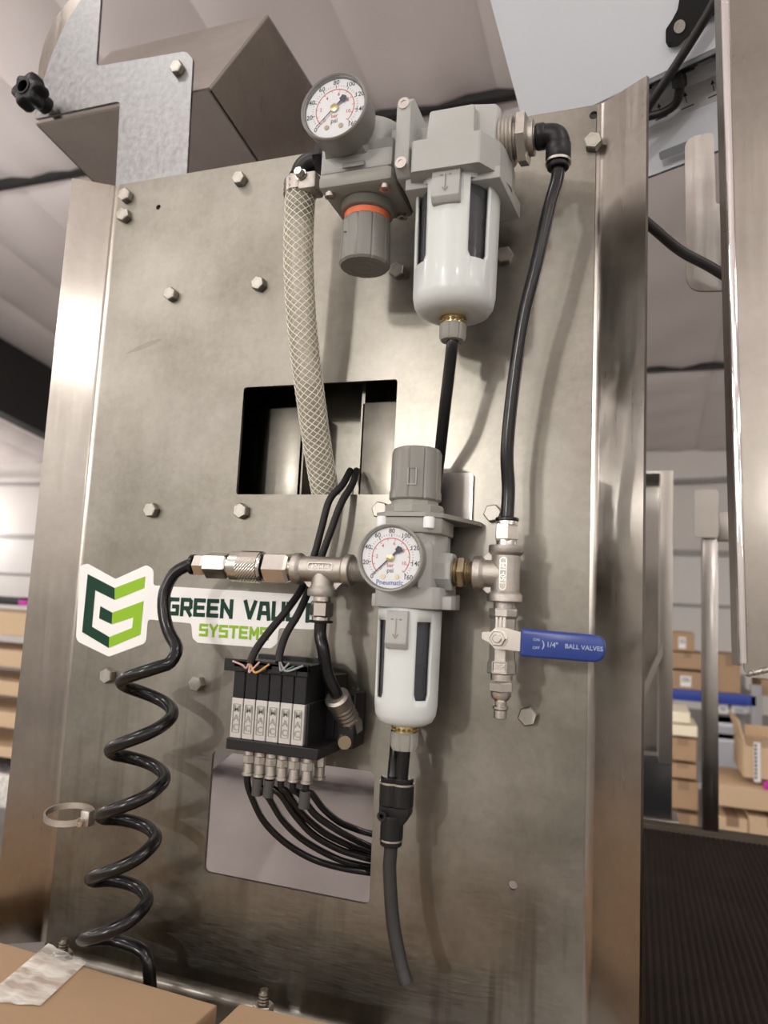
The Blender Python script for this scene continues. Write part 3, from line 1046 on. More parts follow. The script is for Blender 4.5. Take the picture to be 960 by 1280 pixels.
# ================================================================== UPPER REGULATOR
RX, RY = -197.5, -60.0
ur = thing('air_regulator', (RX, RY, 246), 'grey air regulator with knob hanging down and orange ring', 'regulator')
m = MB(); m.lathe([(12, 246), (18.0, 246.3), (19.4, 248), (18.2, 281), (17, 283)], (RX, RY, 0), (0, 0, 1), 100, mod=fluted)
kb = m.build('adjusting_knob', 'knob_grey', ur, smooth=28)
m = MB()
m.ring((RX, RY, 246), (0, 0, -1), 11.5, 12.3, -0.3, 0.3, 32); m.ring((RX, RY, 246), (0, 0, -1), 5, 5.6, -0.3, 0.3, 24)
m.build('knob_ring', 'knob_grey', kb)
m = MB(); m.box(RX - 11.5, RX - 8, RY - 16.8, RY - 15.2, 268, 278); m.build('knob_slot', 'knob_grey', kb, smooth=0)
m = MB(); m.cyl((RX, RY, 0), (0, 0, 1), 17.3, 282, 287, 40); m.build('lock_ring', 'orange', ur, label='orange lock ring')
m = MB(); m.cyl((RX, RY, 0), (0, 0, 1), 16.6, 286, 290, 40); threads(m, (RX, RY, 0), (0, 0, 1), 20, 288, 297, 1.7, 40); m.build('threaded_neck', 'bonnet_grey', ur)
m = MB()
m.box(-227, -168, -90, -33, 296, 309, 5)
m.build('bonnet', 'bonnet_grey', ur, smooth=30)
m = MB(); m.box(-226, -169, -88, -34, 308, 324, 4); m.box(-224, -171, -82, -36, 322, 336, 4)
m.build('body', 'body_grey', ur, smooth=30)
m = MB(); m.lathe([(25, 320), (25, 350), (23, 355), (14, 357)], (RX + 1, -58, 0), (0, 0, 1), 40)
m.box(-176, -162, -76, -44, 308, 344, 2)
m.box(-232, -220, -76, -44, 308, 344, 3)
m.build('cap', 'body_grey', ur, smooth=30)
for (x, y) in ((-219, -82), (-176, -82), (-176, -41)):
    m = MB(); screw_head(m, (x, y, 297.5), 4.0, 4.5, (0, 0, -1)); m.build('bonnet_screw', 'nickel', ur)
m = MB(); m.box(-207, -190, -90.6, -89, 309.5, 313.5, 0.5); m.build('marking_recess', 'knob_grey', ur)
gp = P(417, 133, 114)
m = MB(); m.hull([(gp.x - 17, -86, gp.z - 22), (gp.x + 17, -86, gp.z - 22), (gp.x + 17, -86, gp.z + 10), (gp.x - 17, -86, gp.z + 10), (gp.x - 14, -96, gp.z - 18), (gp.x + 14, -96, gp.z - 18), (gp.x + 14, -96, gp.z + 8), (gp.x - 14, -96, gp.z + 8)], 1)
m.cyl((gp.x, -70, gp.z), (0, -1, 0), 12, 0, 24)
m.build('gauge_mount', 'bonnet_grey', ur, smooth=30)
gauge(ur, gp.x, -114, gp.z, 25.2, 26)
# spacer clamp between regulator and filter
sp = thing('spacer_clamp', (-160.5, -60, 296), 'grey spacer clamp with two socket screws joining regulator and filter', 'clamp')
m = MB()
m.hull([(x, y, z) for x in (-166, -155) for (y, z) in ((-86, 297), (-94, 303), (-94, 350), (-86, 358), (-40, 358), (-34, 350), (-34, 303), (-40, 297))], 1.6)
m.build('block', 'body_grey', sp, smooth=30)
for z in (349, 304):
    m = MB(); screw_head(m, (-160.5, -94, z), 4.2, 0.9); m.build('socket_screw', 'nickel', sp)

# ================================================================== BRAIDED HOSE, CLAMP, ELBOW
hp = [P(376, 226, 58), P(375, 250, 58), P(373, 320, 54), P(377, 400, 44), P(386, 480, 26), P(397, 560, 2), P(408, 625, -18), P(414, 680, -34)]
hs = thing('braided_hose', tuple(hp[-1]), 'clear braided hose running from the clamp down into the upper cutout', 'hose')
HR = 11.6
m = MB(); m.tube(hp, HR, 28, 10); m.build('hose_wall', 'clear_hose', hs, smooth=60)
m = MB(); m.tube(hp, HR * 0.74, 20, 10); m.build('hose_bore', 'clear_hose', hs, smooth=60)
path = spline(hp, 24)
fr = []
t = (path[1] - path[0]).normalized(); u = basis(t)[0]
acc = 0
for i, p in enumerate(path):
    t2 = (path[min(i + 1, len(path) - 1)] - path[max(i - 1, 0)]).normalized()
    u = (u - t2 * u.dot(t2)).normalized()
    if i: acc += (p - path[i - 1]).length
    fr.append((p, u.copy(), t2.cross(u), acc))
m = MB()
NB = 11
for sgn in (-1, 1):
    for k in range(NB):
        pts = []
        for (p, a, b, s_) in fr:
            th = 2 * PI * k / NB + sgn * s_ / 9.6
            pts.append(p + (a * math.cos(th) + b * math.sin(th)) * (HR + 0.05))
        m.tube(pts, 0.36, 4, smooth=False)
m.build('braid', 'braid_white', hs, kind='stuff')
ct = hp[0]; cdir = (hp[1] - hp[0]).normalized()
hc = thing('hose_clamp', (ct.x, ct.y, ct.z - 18), 'stainless worm drive clamp tightened on the braided hose end', 'clamp')
m = MB(); m.ring(ct, cdir, HR + 0.3, HR + 1.6, 2, 13, 40); m.build('band', 'nickel', hc)
m = MB()
for k in range(10):
    a = k * 2 * PI / 10 - 1
    uu, vv_, ww = basis(cdir)
    for hh in (5, 10):
        q = ct + ww * hh + (uu * math.cos(a) + vv_ * math.sin(a)) * (HR + 1.55)
        m.ring(q, (uu * math.cos(a) + vv_ * math.sin(a)), 0.6, 1.1, 0, 0.3, 10)
m.build('slot_rim', 'nickel', hc, smooth=0)
m = MB()
hx, hy, hz = ct.x + 9, ct.y - 9, ct.z - 7
m.box(hx - 5, hx + 10, hy - 4, hy + 14, hz - 8, hz + 6, 2); m.build('housing', 'cast_steel', hc)
m = MB(); m.cyl((hx - 2, hy - 4, hz + 3), (-0.1, -1, 0.1), 3.8, 0, 6, 6, 0.5); m.ring((hx - 2, hy - 4, hz + 3), (-0.1, -1, 0.1), 3.8, 4.6, 0, 1.2, 20); m.build('worm_screw', 'nickel', hc, smooth=25)
el = thing('hose_elbow', (ct.x, ct.y, ct.z), 'black elbow barb joining the braided hose to the regulator', 'elbow')
m = MB(); m.tube([(ct.x, ct.y, ct.z - 26), (ct.x, ct.y, ct.z), (ct.x + 1, ct.y, ct.z + 9), (ct.x + 7, ct.y, ct.z + 14), (ct.x + 16, ct.y, ct.z + 15)], 8.2, 20)
m.lathe([(8.2, 0), (9.5, 2), (8.2, 5)], (ct.x, ct.y, ct.z + 2), (0, 0, 1), 24); m.build('bend', 'black_plastic', el, smooth=50)
m = MB(); m.lathe([(10.5, 30), (12, 14), (12, 20), (10.5, 21)], (ct.x, ct.y, ct.z + 15), (1, 0, 0), 6, start=0.2); m.cyl((ct.x, ct.y, ct.z + 15), (1, 0, 0), 7, 15, 30); m.build('hex_collar', 'black_plastic', el, smooth=25)

# ================================================================== UPPER RIGHT ELBOW AND TUBE TO THE VALVE TEE
e0 = P(690, 168, 60)
TEX, TEY = P(632, 714, 45).x, -45.0
pe = thing('push_elbow', (e0.x, FY, 303), 'black push-in elbow screwed into the upper filter outlet', 'elbow')
m = MB(); m.tube([(-72, FY, 330), (-64, FY, 330), (-58.5, FY, 328.5), (-56, FY, 323), (-56, FY, 314)], 8.0, 20, 6); m.cyl((-72, FY, 330), (1, 0, 0), 9, 0, 7, 24, 1)
m.cyl((-56, FY, 0), (0, 0, 1), 8.8, 309, 322, 28, 0.8); m.build('bend', 'black_plastic', pe, smooth=45)
m = MB(); m.cyl((-56, FY, 0), (0, 0, 1), 8.9, 307.4, 309.2, 28); m.build('collar', 'nickel', pe)
m = MB(); m.cyl((-56, FY, 0), (0, 0, 1), 7.6, 303.5, 307.5, 28, 0.8); m.build('release_ring', 'black_gloss', pe)
m = MB()
m.tube([(-56, FY, 310), (-56.4, FY, 296), P(686, 262, 60), P(671, 330, 58), P(654, 400, 55), P(642, 480, 51), P(634, 560, 48), (TEX + 0.2, TEY, 80), (TEX, TEY, 60)], 4.7, 16, 10)
tag(m.build('air_tube', 'black_gloss', smooth=60), 'black glossy air tube hanging from the push-in elbow down to the ball valve tee', 'tube')

# ================================================================== RIGHT TEE, BALL VALVE, PLUG
rt = thing('pipe_tee', (TEX, TEY, 0), 'stainless pipe tee standing above the blue handled ball valve', 'pipe tee')
zc = 20.5
m = MB()
m.lathe([(11.6, 1.5), (12, 2), (12, 6), (11.4, 7), (9.8, 8.5), (9.8, 33), (11.4, 34.5), (12, 35.5), (12, 39.5), (11.6, 40)], (TEX, TEY, 0), (0, 0, 1), 36)
m.lathe([(9.5, 0), (9.5, 14), (11, 15.5), (12, 16.5), (12, 21), (11.4, 21.6)], (TEX, TEY, zc), (-1, 0, 0), 36)
m.hull([(TEX - 9, TEY - 1, zc + 17), (TEX - 19, TEY - 1, zc + 8), (TEX - 9, TEY - 1, zc + 6), (TEX - 9, TEY + 1, zc + 17), (TEX - 19, TEY + 1, zc + 8), (TEX - 9, TEY + 1, zc + 6)])
m.hull([(TEX - 9, TEY - 1, zc - 16), (TEX - 19, TEY - 1, zc - 8), (TEX - 9, TEY - 1, zc - 6), (TEX - 9, TEY + 1, zc - 16), (TEX - 19, TEY + 1, zc - 8), (TEX - 9, TEY + 1, zc - 6)])
body = m.build('tee_body', 'cast_steel', rt, smooth=35)
m = MB(); lp = rrect(TEX - 2.4, TEX + 2.4, 9.5, 31.5, 2.3); li = rrect(TEX - 1.9, TEX + 1.9, 10, 31, 1.8)
m.plate(lp, [li], XZ(TEY - 10.1), 1.6)
m.text('150-1/4', 5.0, (TEX, TEY - 9.95, zc), (0, 0, 1), (-1, 0, 0)); m.build('raised_mark', 'nickel', body, smooth=0)
m = MB(); threads(m, (TEX - 21, TEY, zc), (-1, 0, 0), 8.6, 0, 8, 1.5); m.cyl((TEX, TEY, zc), (-1, 0, 0), 11.5, 28, 33, 6, 1); threads(m, (TEX - 33, TEY, zc), (-1, 0, 0), 10, 0, 9, 1.5)
m.build('nipple', 'aged_brass', rt, smooth=30)
m = MB(); m.cyl((TEX, TEY, 0), (0, 0, 1), 7, 39, 44, 28); m.lathe([(7.4, 43), (8.6, 44.5), (8.6, 53), (7.4, 55)], (TEX, TEY, 0), (0, 0, 1), 6, start=0.25); m.cyl((TEX, TEY, 0), (0, 0, 1), 7.2, 54.5, 57, 24)
m.build('compression_nut', 'nickel', rt, smooth=25)
m = MB(); m.cyl((TEX, TEY, 0), (0, 0, 1), 8.2, 57, 59.5, 28, 0.6); m.build('release_ring', 'black_gloss', rt)

bv = thing('ball_valve', (TEX, TEY, -49), 'small stainless ball valve with a blue vinyl lever', 'valve')
VX = TEX - 0.6
m = MB(); m.cyl((VX, TEY, 0), (0, 0, 1), 7, -3, 3, 24)
m.lathe([(9.6, -3), (10.2, -4), (10.2, -8), (9, -10), (9, -37), (10.2, -40), (10.2, -46), (9.6, -47)], (VX, TEY, 0), (0, 0, 1), 8, start=PI / 8)
vb = m.build('valve_body', 'cast_steel', bv, smooth=20)
m = MB()
for k in range(3): m.box(VX - 3.6 + k * 2.6, VX - 2.2 + k * 2.6, TEY - 9.0, TEY - 8.2, -16, -7)
m.text('304', 5.2, (VX, TEY - 9.6, -42), (1, 0, 0), (0, 0, 1)); m.plate(rrect(VX - 5, VX + 5, -46, -38.2, 0.8), [rrect(VX - 4.5, VX + 4.5, -45.5, -38.7, 0.6)], XZ(TEY - 9.9), 0.8)
m.build('raised_mark', 'nickel', vb, smooth=0)
zs_ = P(624, 798, 62).z
m = MB(); m.cyl((VX, TEY, zs_), (0, -1, 0), 6, 5, 14, 24); m.build('stem', 'cast_steel', bv)
m = MB()
l0, l1 = P(650, 803, 66), P(757, 812, 66)
sl = (l1.z - l0.z) / (l1.x - l0.x)
lev = [(VX - 11, zs_ + 3.5), (VX - 5, zs_ + 4), (VX - 2, zs_ + 7), (VX + 5, zs_ + 7), (l0.x + 2, l0.z + 6), (l0.x + 8, l0.z + 5.5), (l0.x + 8, l0.z - 5.5), (l0.x + 2, l0.z - 6), (VX + 5, zs_ - 7), (VX - 2, zs_ - 7), (VX - 6, zs_ - 3), (VX - 11, zs_ - 1)]
m.plate(round_poly(lev, 1.0, 2), [], XZ(TEY - 17), 2.2); m.build('lever', 'nickel', bv, smooth=20)
m = MB(); m.cyl((VX, TEY - 17, zs_), (0, -1, 0), 5.4, 0, 4, 6, 0.5); m.cyl((VX, TEY - 17, zs_), (0, -1, 0), 2.8, 3, 6.5, 16, 0.4); m.ring((VX, TEY - 17, zs_), (0, -1, 0), 4.6, 6.2, 0, 1, 24)
m.build('stem_nut', 'nickel', bv, smooth=25)
m = MB()
LL = (l1 - l0).length
ang = math.atan2(l1.z - l0.z, l1.x - l0.x)
base = [(0, -9), (LL, -8.4), (LL, 8.4), (0, 9)]
layers = []
for (w, ins) in ((0, 1.6), (0.5, 0.6), (1.6, 0), (6.4, 0), (7.5, 0.6), (8, 1.6)):
    layers.append((w, round_poly([(ins, -9 + ins), (LL - ins, -8.4 + ins), (LL - ins, 8.4 - ins), (ins, 9 - ins)], [2, 8.2, 8.2, 2], 7)))
T_ = Matrix.Translation((l0.x, TEY - 21.5, l0.z)) @ Matrix.Rotation(-ang, 4, 'Y')
vs = [T_ @ Vector((x, w, z)) for (w, ol) in layers for (x, z) in ol]
k_ = len(layers[0][1])
fs = [(i * k_ + j, i * k_ + (j + 1) % k_, (i + 1) * k_ + (j + 1) % k_, (i + 1) * k_ + j) for i in range(len(layers) - 1) for j in range(k_)]
fs += [tuple(range(k_)), tuple(range((len(layers) - 1) * k_, len(layers) * k_))]
m.add(vs, fs)
slv = m.build('lever_sleeve', 'blue_vinyl', bv, smooth=40, label='blue vinyl lever sleeve')
e = Vector((math.cos(ang), 0, math.sin(ang))); nv = Vector((-math.sin(ang), 0, math.cos(ang)))
o_ = Vector((l0.x, TEY - 21.7, l0.z))
m = MB()
m.text('BALL VALVES', 4.0, o_ + e * 40, e, nv)
m.text('1/4"', 4.6, o_ + e * 20.5, e, nv)
m.text('ON', 2.6, o_ + e * 10.5 + nv * 2.6, e, nv); m.text('OFF', 2.6, o_ + e * 10.5 - nv * 2.6, e, nv)
m.text(')', 6, o_ + e * 15, e, nv)
m.build('print', 'print_pale', slv, smooth=0)

pl = thing('coupler_plug', (TEX, TEY, -76), 'nickel quick coupler plug hanging under the ball valve', 'plug')
m = MB(); m.cyl((VX, TEY, 0), (0, 0, 1), 7.4, -51, -46, 28); m.lathe([(7.6, -59), (8.4, -58), (8.4, -53), (7.6, -52)], (VX, TEY, 0), (0, 0, 1), 6, start=0.1)
m.lathe([(3.6, -76.5), (4.4, -76), (4.4, -71), (5.4, -70), (5.4, -68.4), (3.9, -67.5), (3.9, -65), (6.2, -62.8), (6.8, -61), (6.8, -56)], (VX, TEY, 0), (0, 0, 1), 30)
m.build('plug_body', 'nickel', pl, smooth=30)

# ================================================================== LOWER FILTER REGULATOR
LX, LY = -154.0, -45.0
lf = thing('filter_regulator', (LX, LY, -104), 'smaller grey filter regulator with knob on top and slotted bowl', 'filter regulator')
bowl('bowl_guard', lf, LX, LY, -87, -6, 22.2, 22.8, -68, -15)
latch(lf, LX - 1.5, LY - 25.5, -34, -8, 15.5)
drain(lf, LX, LY, -87)
m = MB()
m.hull([(x, y, z) for z in (-6, 9) for (x, y) in ((-175, -62), (-171, -68), (-132, -68), (-128, -62), (-126, -24), (-176, -24))], 1)
m.hull([(-179, -58, -6), (-121, -58, -6), (-179, -32, -6), (-121, -32, -6), (-179, -58, 3), (-121, -58, 3), (-179, -32, 5), (-121, -32, 5)], 0.8)
m.build('body_base', 'body_grey', lf, smooth=25)
m = MB()
m.hull([(x, y, z) for z in (8, 48) for (x, y) in ((-170, -60), (-164, -66), (-142, -66), (-134, -58), (-130, -40), (-132, -22), (-172, -22))], 1.5)
m.cyl((-150, LY, 20.5), (1, 0, 0), 14, -31, 27, 8, 1, start=PI / 8)
m.hull([(-142, -70, 8), (-134, -64, 8), (-142, -70, 36), (-134, -64, 36), (-134, -40, 8), (-142, -40, 8), (-138, -60, 44), (-138, -40, 44)], 1)
m.build('body', 'body_grey', lf, smooth=30)
m = MB()
m.hull([(x, y, z) for z in (46, 57) for (x, y) in ((-177, -60), (-171, -68), (-137, -68), (-129, -60), (-129, -26), (-177, -26))], 1.2)
m.build('bonnet', 'bonnet_grey', lf, smooth=30)
for x in (-171, -137):
    m = MB(); m.cyl((x, -66, 0), (0, 0, 1), 4.0, 49, 57, 16, 0.5); m.build('bonnet_screw', 'dial_white', lf)
m = MB()
m.lathe([(21, 60.5), (21.8, 61), (21.8, 66), (20.6, 67), (17.5, 67.2), (17.5, 72)], (LX, LY, 0), (0, 0, 1), 10, start=0.2)
m.cyl((LX, LY, 0), (0, 0, 1), 17, 66, 72, 40); m.build('ring_nut', 'bonnet_grey', lf, smooth=25)
m = MB(); m.lathe([(17.5, 70), (18.9, 71.5), (18.9, 76), (18.2, 78), (18.2, 105), (17, 108), (15, 109)], (LX, LY, 0), (0, 0, 1), 100, mod=fluted)
kb = m.build('adjusting_knob', 'knob_grey', lf, smooth=28)
m = MB(); m.plate([(LX - 1, 80), (LX + 6, 80), (LX + 6, 92), (LX - 1, 92)], [[(LX, 81), (LX + 5, 81), (LX + 5, 92), (LX, 92)]], XZ(LY - 18.4), 0.8); m.build('knob_slot', 'knob_grey', kb, smooth=0)
gp = P(487, 697, 86)
m = MB(); m.cyl((gp.x, -58, gp.z), (0, -1, 0), 15, 0, 14, 8, 1); m.build('gauge_mount', 'body_grey', lf, smooth=25)
gauge(lf, gp.x, -86, gp.z, 23.0, 17, word='Pneumatic')
# its L bracket on the panel
lb = thing('regulator_bracket', (-140, -2, 57), 'dark steel angle bracket holding the lower filter regulator on the panel', 'bracket')
m = MB(); m.plate(round_poly([(-178, -60), (-168, -69), (-138, -69), (-128, -60), (-113, -10), (-113, -0.5), (-150, -0.5), (-178, -30)], [6, 6, 6, 6, 4, 0, 0, 8]), [circ(-151.5, -10.5, 7)], XY(57.2), 3); m.build('shelf_plate', 'bonnet_grey', lb, smooth=25)
m = MB(); m.plate(rrect(-150, -121, 57.5, 99, 4), [], XZ(-3.2), 3); m.build('wall_plate', 'steel_post', lb, smooth=25)

# ================================================================== LEFT TEE, COUPLER
lt0 = P(405, 711, 45)
TX, TZ = lt0.x, 19.0
tl = thing('pipe_tee', (TX, LY, 0), 'stainless pipe tee between the quick coupler and the lower filter regulator', 'pipe tee')
xl0, xr0 = P(369, 711, 45).x, P(441, 711, 45).x
m = MB()
L_ = xr0 - xl0
m.lathe([(11.4, 0), (12, .6), (12, 4.6), (11.2, 5.6), (9.6, 7), (9.6, L_ - 7), (11.2, L_ - 5.6), (12, L_ - 4.6), (12, L_ - .6), (11.4, L_)], (xl0, LY, TZ), (1, 0, 0), 36)
m.lathe([(9.0, 0), (9.0, 12), (10.6, 14), (11.4, 15), (11.4, 19), (10.8, 20)], (TX, LY, TZ), (0, 0, -1), 36)
for s_ in (-1, 1):
    m.hull([(TX + s_ * 8, LY + q, TZ - 17) for q in (-1, 1)] + [(TX + s_ * 17, LY + q, TZ - 8) for q in (-1, 1)] + [(TX + s_ * 8, LY + q, TZ - 6) for q in (-1, 1)])
body = m.build('tee_body', 'cast_steel', tl, smooth=35)
m = MB(); m.plate(rrect(TX - 9, TX + 11, TZ - 1, TZ + 4.6, 2.2), [rrect(TX - 8.5, TX + 10.5, TZ - .5, TZ + 4.1, 1.8)], XZ(LY - 9.9), 1.4)
m.text('304-1/4', 4.6, (TX + 1, LY - 9.75, TZ + 1.7), (1, 0, 0), (0, 0, 1)); m.build('raised_mark', 'nickel', body, smooth=0)
m = MB(); threads(m, (xr0, LY, TZ), (1, 0, 0), 8.4, 0, 18, 1.6); m.build('nipple', 'cast_steel', tl, smooth=30)
m = MB(); m.cyl((TX, LY, TZ), (0, 0, -1), 6.6, 19, 24, 24); m.lathe([(7.6, 23.5), (8.8, 25), (8.8, 34), (7.6, 35.5)], (TX, LY, TZ), (0, 0, -1), 6, start=0.3); m.cyl((TX, LY, TZ), (0, 0, -1), 7, 35, 37.5, 24)
m.build('compression_nut', 'nickel', tl, smooth=25)
m = MB(); m.cyl((TX, LY, TZ), (0, 0, -1), 9.2, 37.5, 39.5, 28, 0.6); m.build('release_ring', 'black_gloss', tl)

cx = lambda px: P(px, 711, 45).x
qc = thing('quick_coupler', (cx(315), LY, TZ - 14), 'nickel quick coupler with knurled sleeve joining coil hose and tee', 'coupler')
ax_ = (1, 0, 0); o0 = (0, LY, TZ)
m = MB(); x0, x1 = cx(333), cx(364); m.lathe([(10.5, x0), (12.2, x0 + 1.5), (12.2, x1 - 2), (10.5, x1)], o0, ax_, 6, start=0.15); m.cyl(o0, ax_, 7.5, x1 - 1, xl0 + 1, 24); m.build('hex_end', 'nickel', qc, smooth=25)
m = MB(); x0, x1 = cx(290), cx(331)
m.lathe([(9.6, x0), (11.8, x0 + 1.5), (12, x0 + 9)], o0, ax_, 40); m.lathe([(11.6, x1 - 2.5), (11.6, x1 - 1), (10.5, x1)], o0, ax_, 40)
m.build('sleeve', 'nickel', qc, smooth=30)
m = MB()
n = 60; vs = []; fs = []
xa, xb_ = x0 + 9, x1 - 2.5; rows = 14
for i in range(rows + 1):
    for k in range(n):
        a = 2 * PI * k / n; rr = 11.9 + (0.35 if (i + k) % 2 else 0)
        vs.append((xa + (xb_ - xa) * i / rows, LY + rr * math.sin(a), TZ + rr * math.cos(a)))
for i in range(rows):
    for k in range(n): fs.append((i * n + k, i * n + (k + 1) % n, (i + 1) * n + (k + 1) % n, (i + 1) * n + k))
m.add(vs, fs); m.build('knurled_grip', 'nickel', qc, smooth=0)
m = MB(); x0, x1 = cx(259), cx(287); m.lathe([(9.4, x0), (10.6, x0 + 1.2), (10.6, x1 - 1.2), (9.4, x1)], o0, ax_, 6, start=0.3); m.cyl(o0, ax_, 8, x1 - 1, x1 + 3, 24); m.build('hex_nut', 'nickel', qc, smooth=25)
m = MB(); x0, x1 = cx(245), cx(258); m.lathe([(8.0, x0), (8.8, x0 + 1), (8.8, x1 - 1), (7.8, x1)], o0, ax_, 6, start=0.1); m.build('compression_nut', 'nickel', qc, smooth=25)
m = MB(); m.cyl(o0, ax_, 8.2, cx(239), cx(244), 28, 0.7); m.build('release_ring', 'black_gloss', qc)

# ================================================================== COIL HOSE
CD, CR = 52.0, 20.0
lead = [Vector((cx(245), LY, TZ)), Vector((cx(236), LY, TZ - 0.5)), P(218, 717, 47), P(206, 740, 49), P(205, 766, 50), P(211, 790, 51), P(221, 810, 54)]
rights = [(223, 822), (209, 902), (199, 983), (188, 1059), (177, 1137), (167, 1216)]
lefts = [(158, 858), (144, 943), (132, 1023), (120, 1101), (110, 1175)]
pts = list(lead)
seq = []
for i in range(len(rights)):
    seq.append((P(*rights[i], CD), 0))
    if i < len(lefts): seq.append((P(*lefts[i], CD), 1))
for i in range(len(seq) - 1):
    a, b = seq[i][0], seq[i + 1][0]
    front = seq[i][1] == 0
    c = (a + b) / 2
    R_ = abs(a.x - b.x) / 2
    for k in range(1 if i == 0 else 0, 8):
        t = PI * k / 8
        f_ = k / 8
        x = c.x + (R_ if front else -R_) * math.cos(t)
        y = -CD + (-CR if front else CR) * math.sin(t)
        pts.append(Vector((x, y, a.z + (b.z - a.z) * f_)))
e_ = seq[-1][0]; pts = pts[:-4]; pts += [Vector((e_.x - 5, -33, e_.z + 5)), Vector((e_.x + 2, -33, -303)), Vector((e_.x + 4, -33, -316))]
m = MB(); m.tube(pts, 5.0, 16, 3)
tag(m.build('coil_hose', 'black_gloss', smooth=60), 'black coiled air hose hanging from the quick coupler', 'hose')

# open ring clip by the left fold
rp = P(86, 1018, 26)
rc = thing('hose_clip', (rp.x, rp.y, rp.z - 5), 'open steel ring clip bolted to the panel beside the coil hose', 'clip')
m = MB(); ring = []
for k in range(31):
    a = math.radians(-35 - 300 * k / 30)
    ring.append(Vector((rp.x + 21 * math.cos(a) * 1.0, rp.y - 16 * math.sin(a) * -1.0, rp.z + 3 * math.sin(a))))
m.band(ring, (0, 0, 1), 2.4, 1.6); m.build('loop', 'cast_steel', rc, smooth=50)
bp_ = P(106, 1024, 22)
m = MB(); m.box(bp_.x - 2, bp_.x + 7, bp_.y - 4, bp_.y + 5, bp_.z - 5, bp_.z + 8, 1.5); m.build('ear', 'cast_steel', rc)
m = MB(); screw_head(m, (bp_.x, bp_.y - 4, bp_.z - 1), 3.6, 3); m.cyl((bp_.x, bp_.y, bp_.z), (0, 1, 0), 2.5, 0, -bp_.y); m.build('clip_screw', 'nickel', rc)

# ================================================================== SOLENOID VALVE MANIFOLD
fl, frr = P(289, 880, 60).x, P(381, 890, 60).x
ztop = P(290, 826, 60).z; zmid = P(292, 872, 60).z; zbot = P(288, 922, 60).z; zbase = P(288, 936, 60).z
vm = thing('valve_manifold', ((fl + frr) / 2, -30, zbase), 'black solenoid valve manifold with six silver fronted valves', 'valve manifold')
w6 = (frr - fl) / 6
for k in range(6):
    xa, xb_ = fl + k * w6 + 0.25, fl + (k + 1) * w6 - 0.25
    m = MB(); m.box(xa, xb_, -60, -24, zbot, zmid, 0.5, 1); v = m.build('valve', 'valve_silver', vm, smooth=20)
    m = MB()
    xc = (xa + xb_) / 2
    m.plate(rrect(xc - 3.1, xc + 3.1, zbot + 4, zmid - 4, 1), [rrect(xc - 2.6, xc + 2.6, zbot + 4.5, zmid - 4.5, 0.8)], XZ(-60.5), 0.6)
    hh = (zmid - zbot - 9) / 3
    for i, c in enumerate('MAC'):
        m.text(c, hh * 1.0, (xc, -60.45, zmid - 4.5 - hh * (i + 0.5)), (1, 0, 0), (0, 0, 1))
    m.build('raised_mark', 'bonnet_grey', v, smooth=0)
    m = MB(); m.box(xa, xb_, -59.5, -22, zmid, ztop - 4, 0.6, 1); m.build('coil_cover', 'black_plastic', vm, smooth=20)
m = MB(); m.box(frr - 0.2, frr + 1.5, -56, -22, zbot, zmid); m.build('end_plate', 'black_plastic', vm, smooth=0)
# terminal rail on top
m = MB(); xa, xb_ = P(281, 830, 62).x, frr + 2
m.box(xa, xb_, -63, -60, ztop - 7, ztop + 2, 0.6); m.box(xa + 8, xb_, -63, -18, ztop - 4, ztop + 1, 0.6); m.box(xa + 10, xb_ - 4, -30, -24, ztop, ztop + 4, 0.6)
m.build('terminal_rail', 'black_plastic', vm, smooth=20)
m = MB()
for k in range(4): m.box(xa + 16 + k * 12, xa + 24 + k * 12, -64.2, -63, ztop - 6, ztop - 1, 0.4)
m.build('terminal', 'black_plastic', vm, smooth=0)
m = MB(); m.box(fl - 1, frr + 13, -62, -8, zbase, zbot, 0.8); m.build('base_block', 'black_plastic', vm, smooth=20)
m = MB(); m.box(frr - 4, frr + 24, -22, -1, zbase + 2, zmid + 6, 1.2); m.box(fl + 2, frr + 8, -24, -1, zbase + 4, ztop - 8, 1); m.build('end_block', 'black_plastic', vm, smooth=20)
p = P(404, 888, 24); m = MB(); screw_head(m, (p.x, -22, p.z), 4.2, 1.6); m.build('end_screw', 'cast_steel', vm)
p = P(424, 926, 20); m = MB(); m.cyl((p.x, p.y + 8, p.z), (0.5, -1, 0), 6.4, 0, 11, 6, 1); m.cyl((p.x, p.y + 8, p.z), (0.5, -1, 0), 5, 10, 14, 20); m.build('brass_port_plug', 'aged_brass', vm, smooth=25)
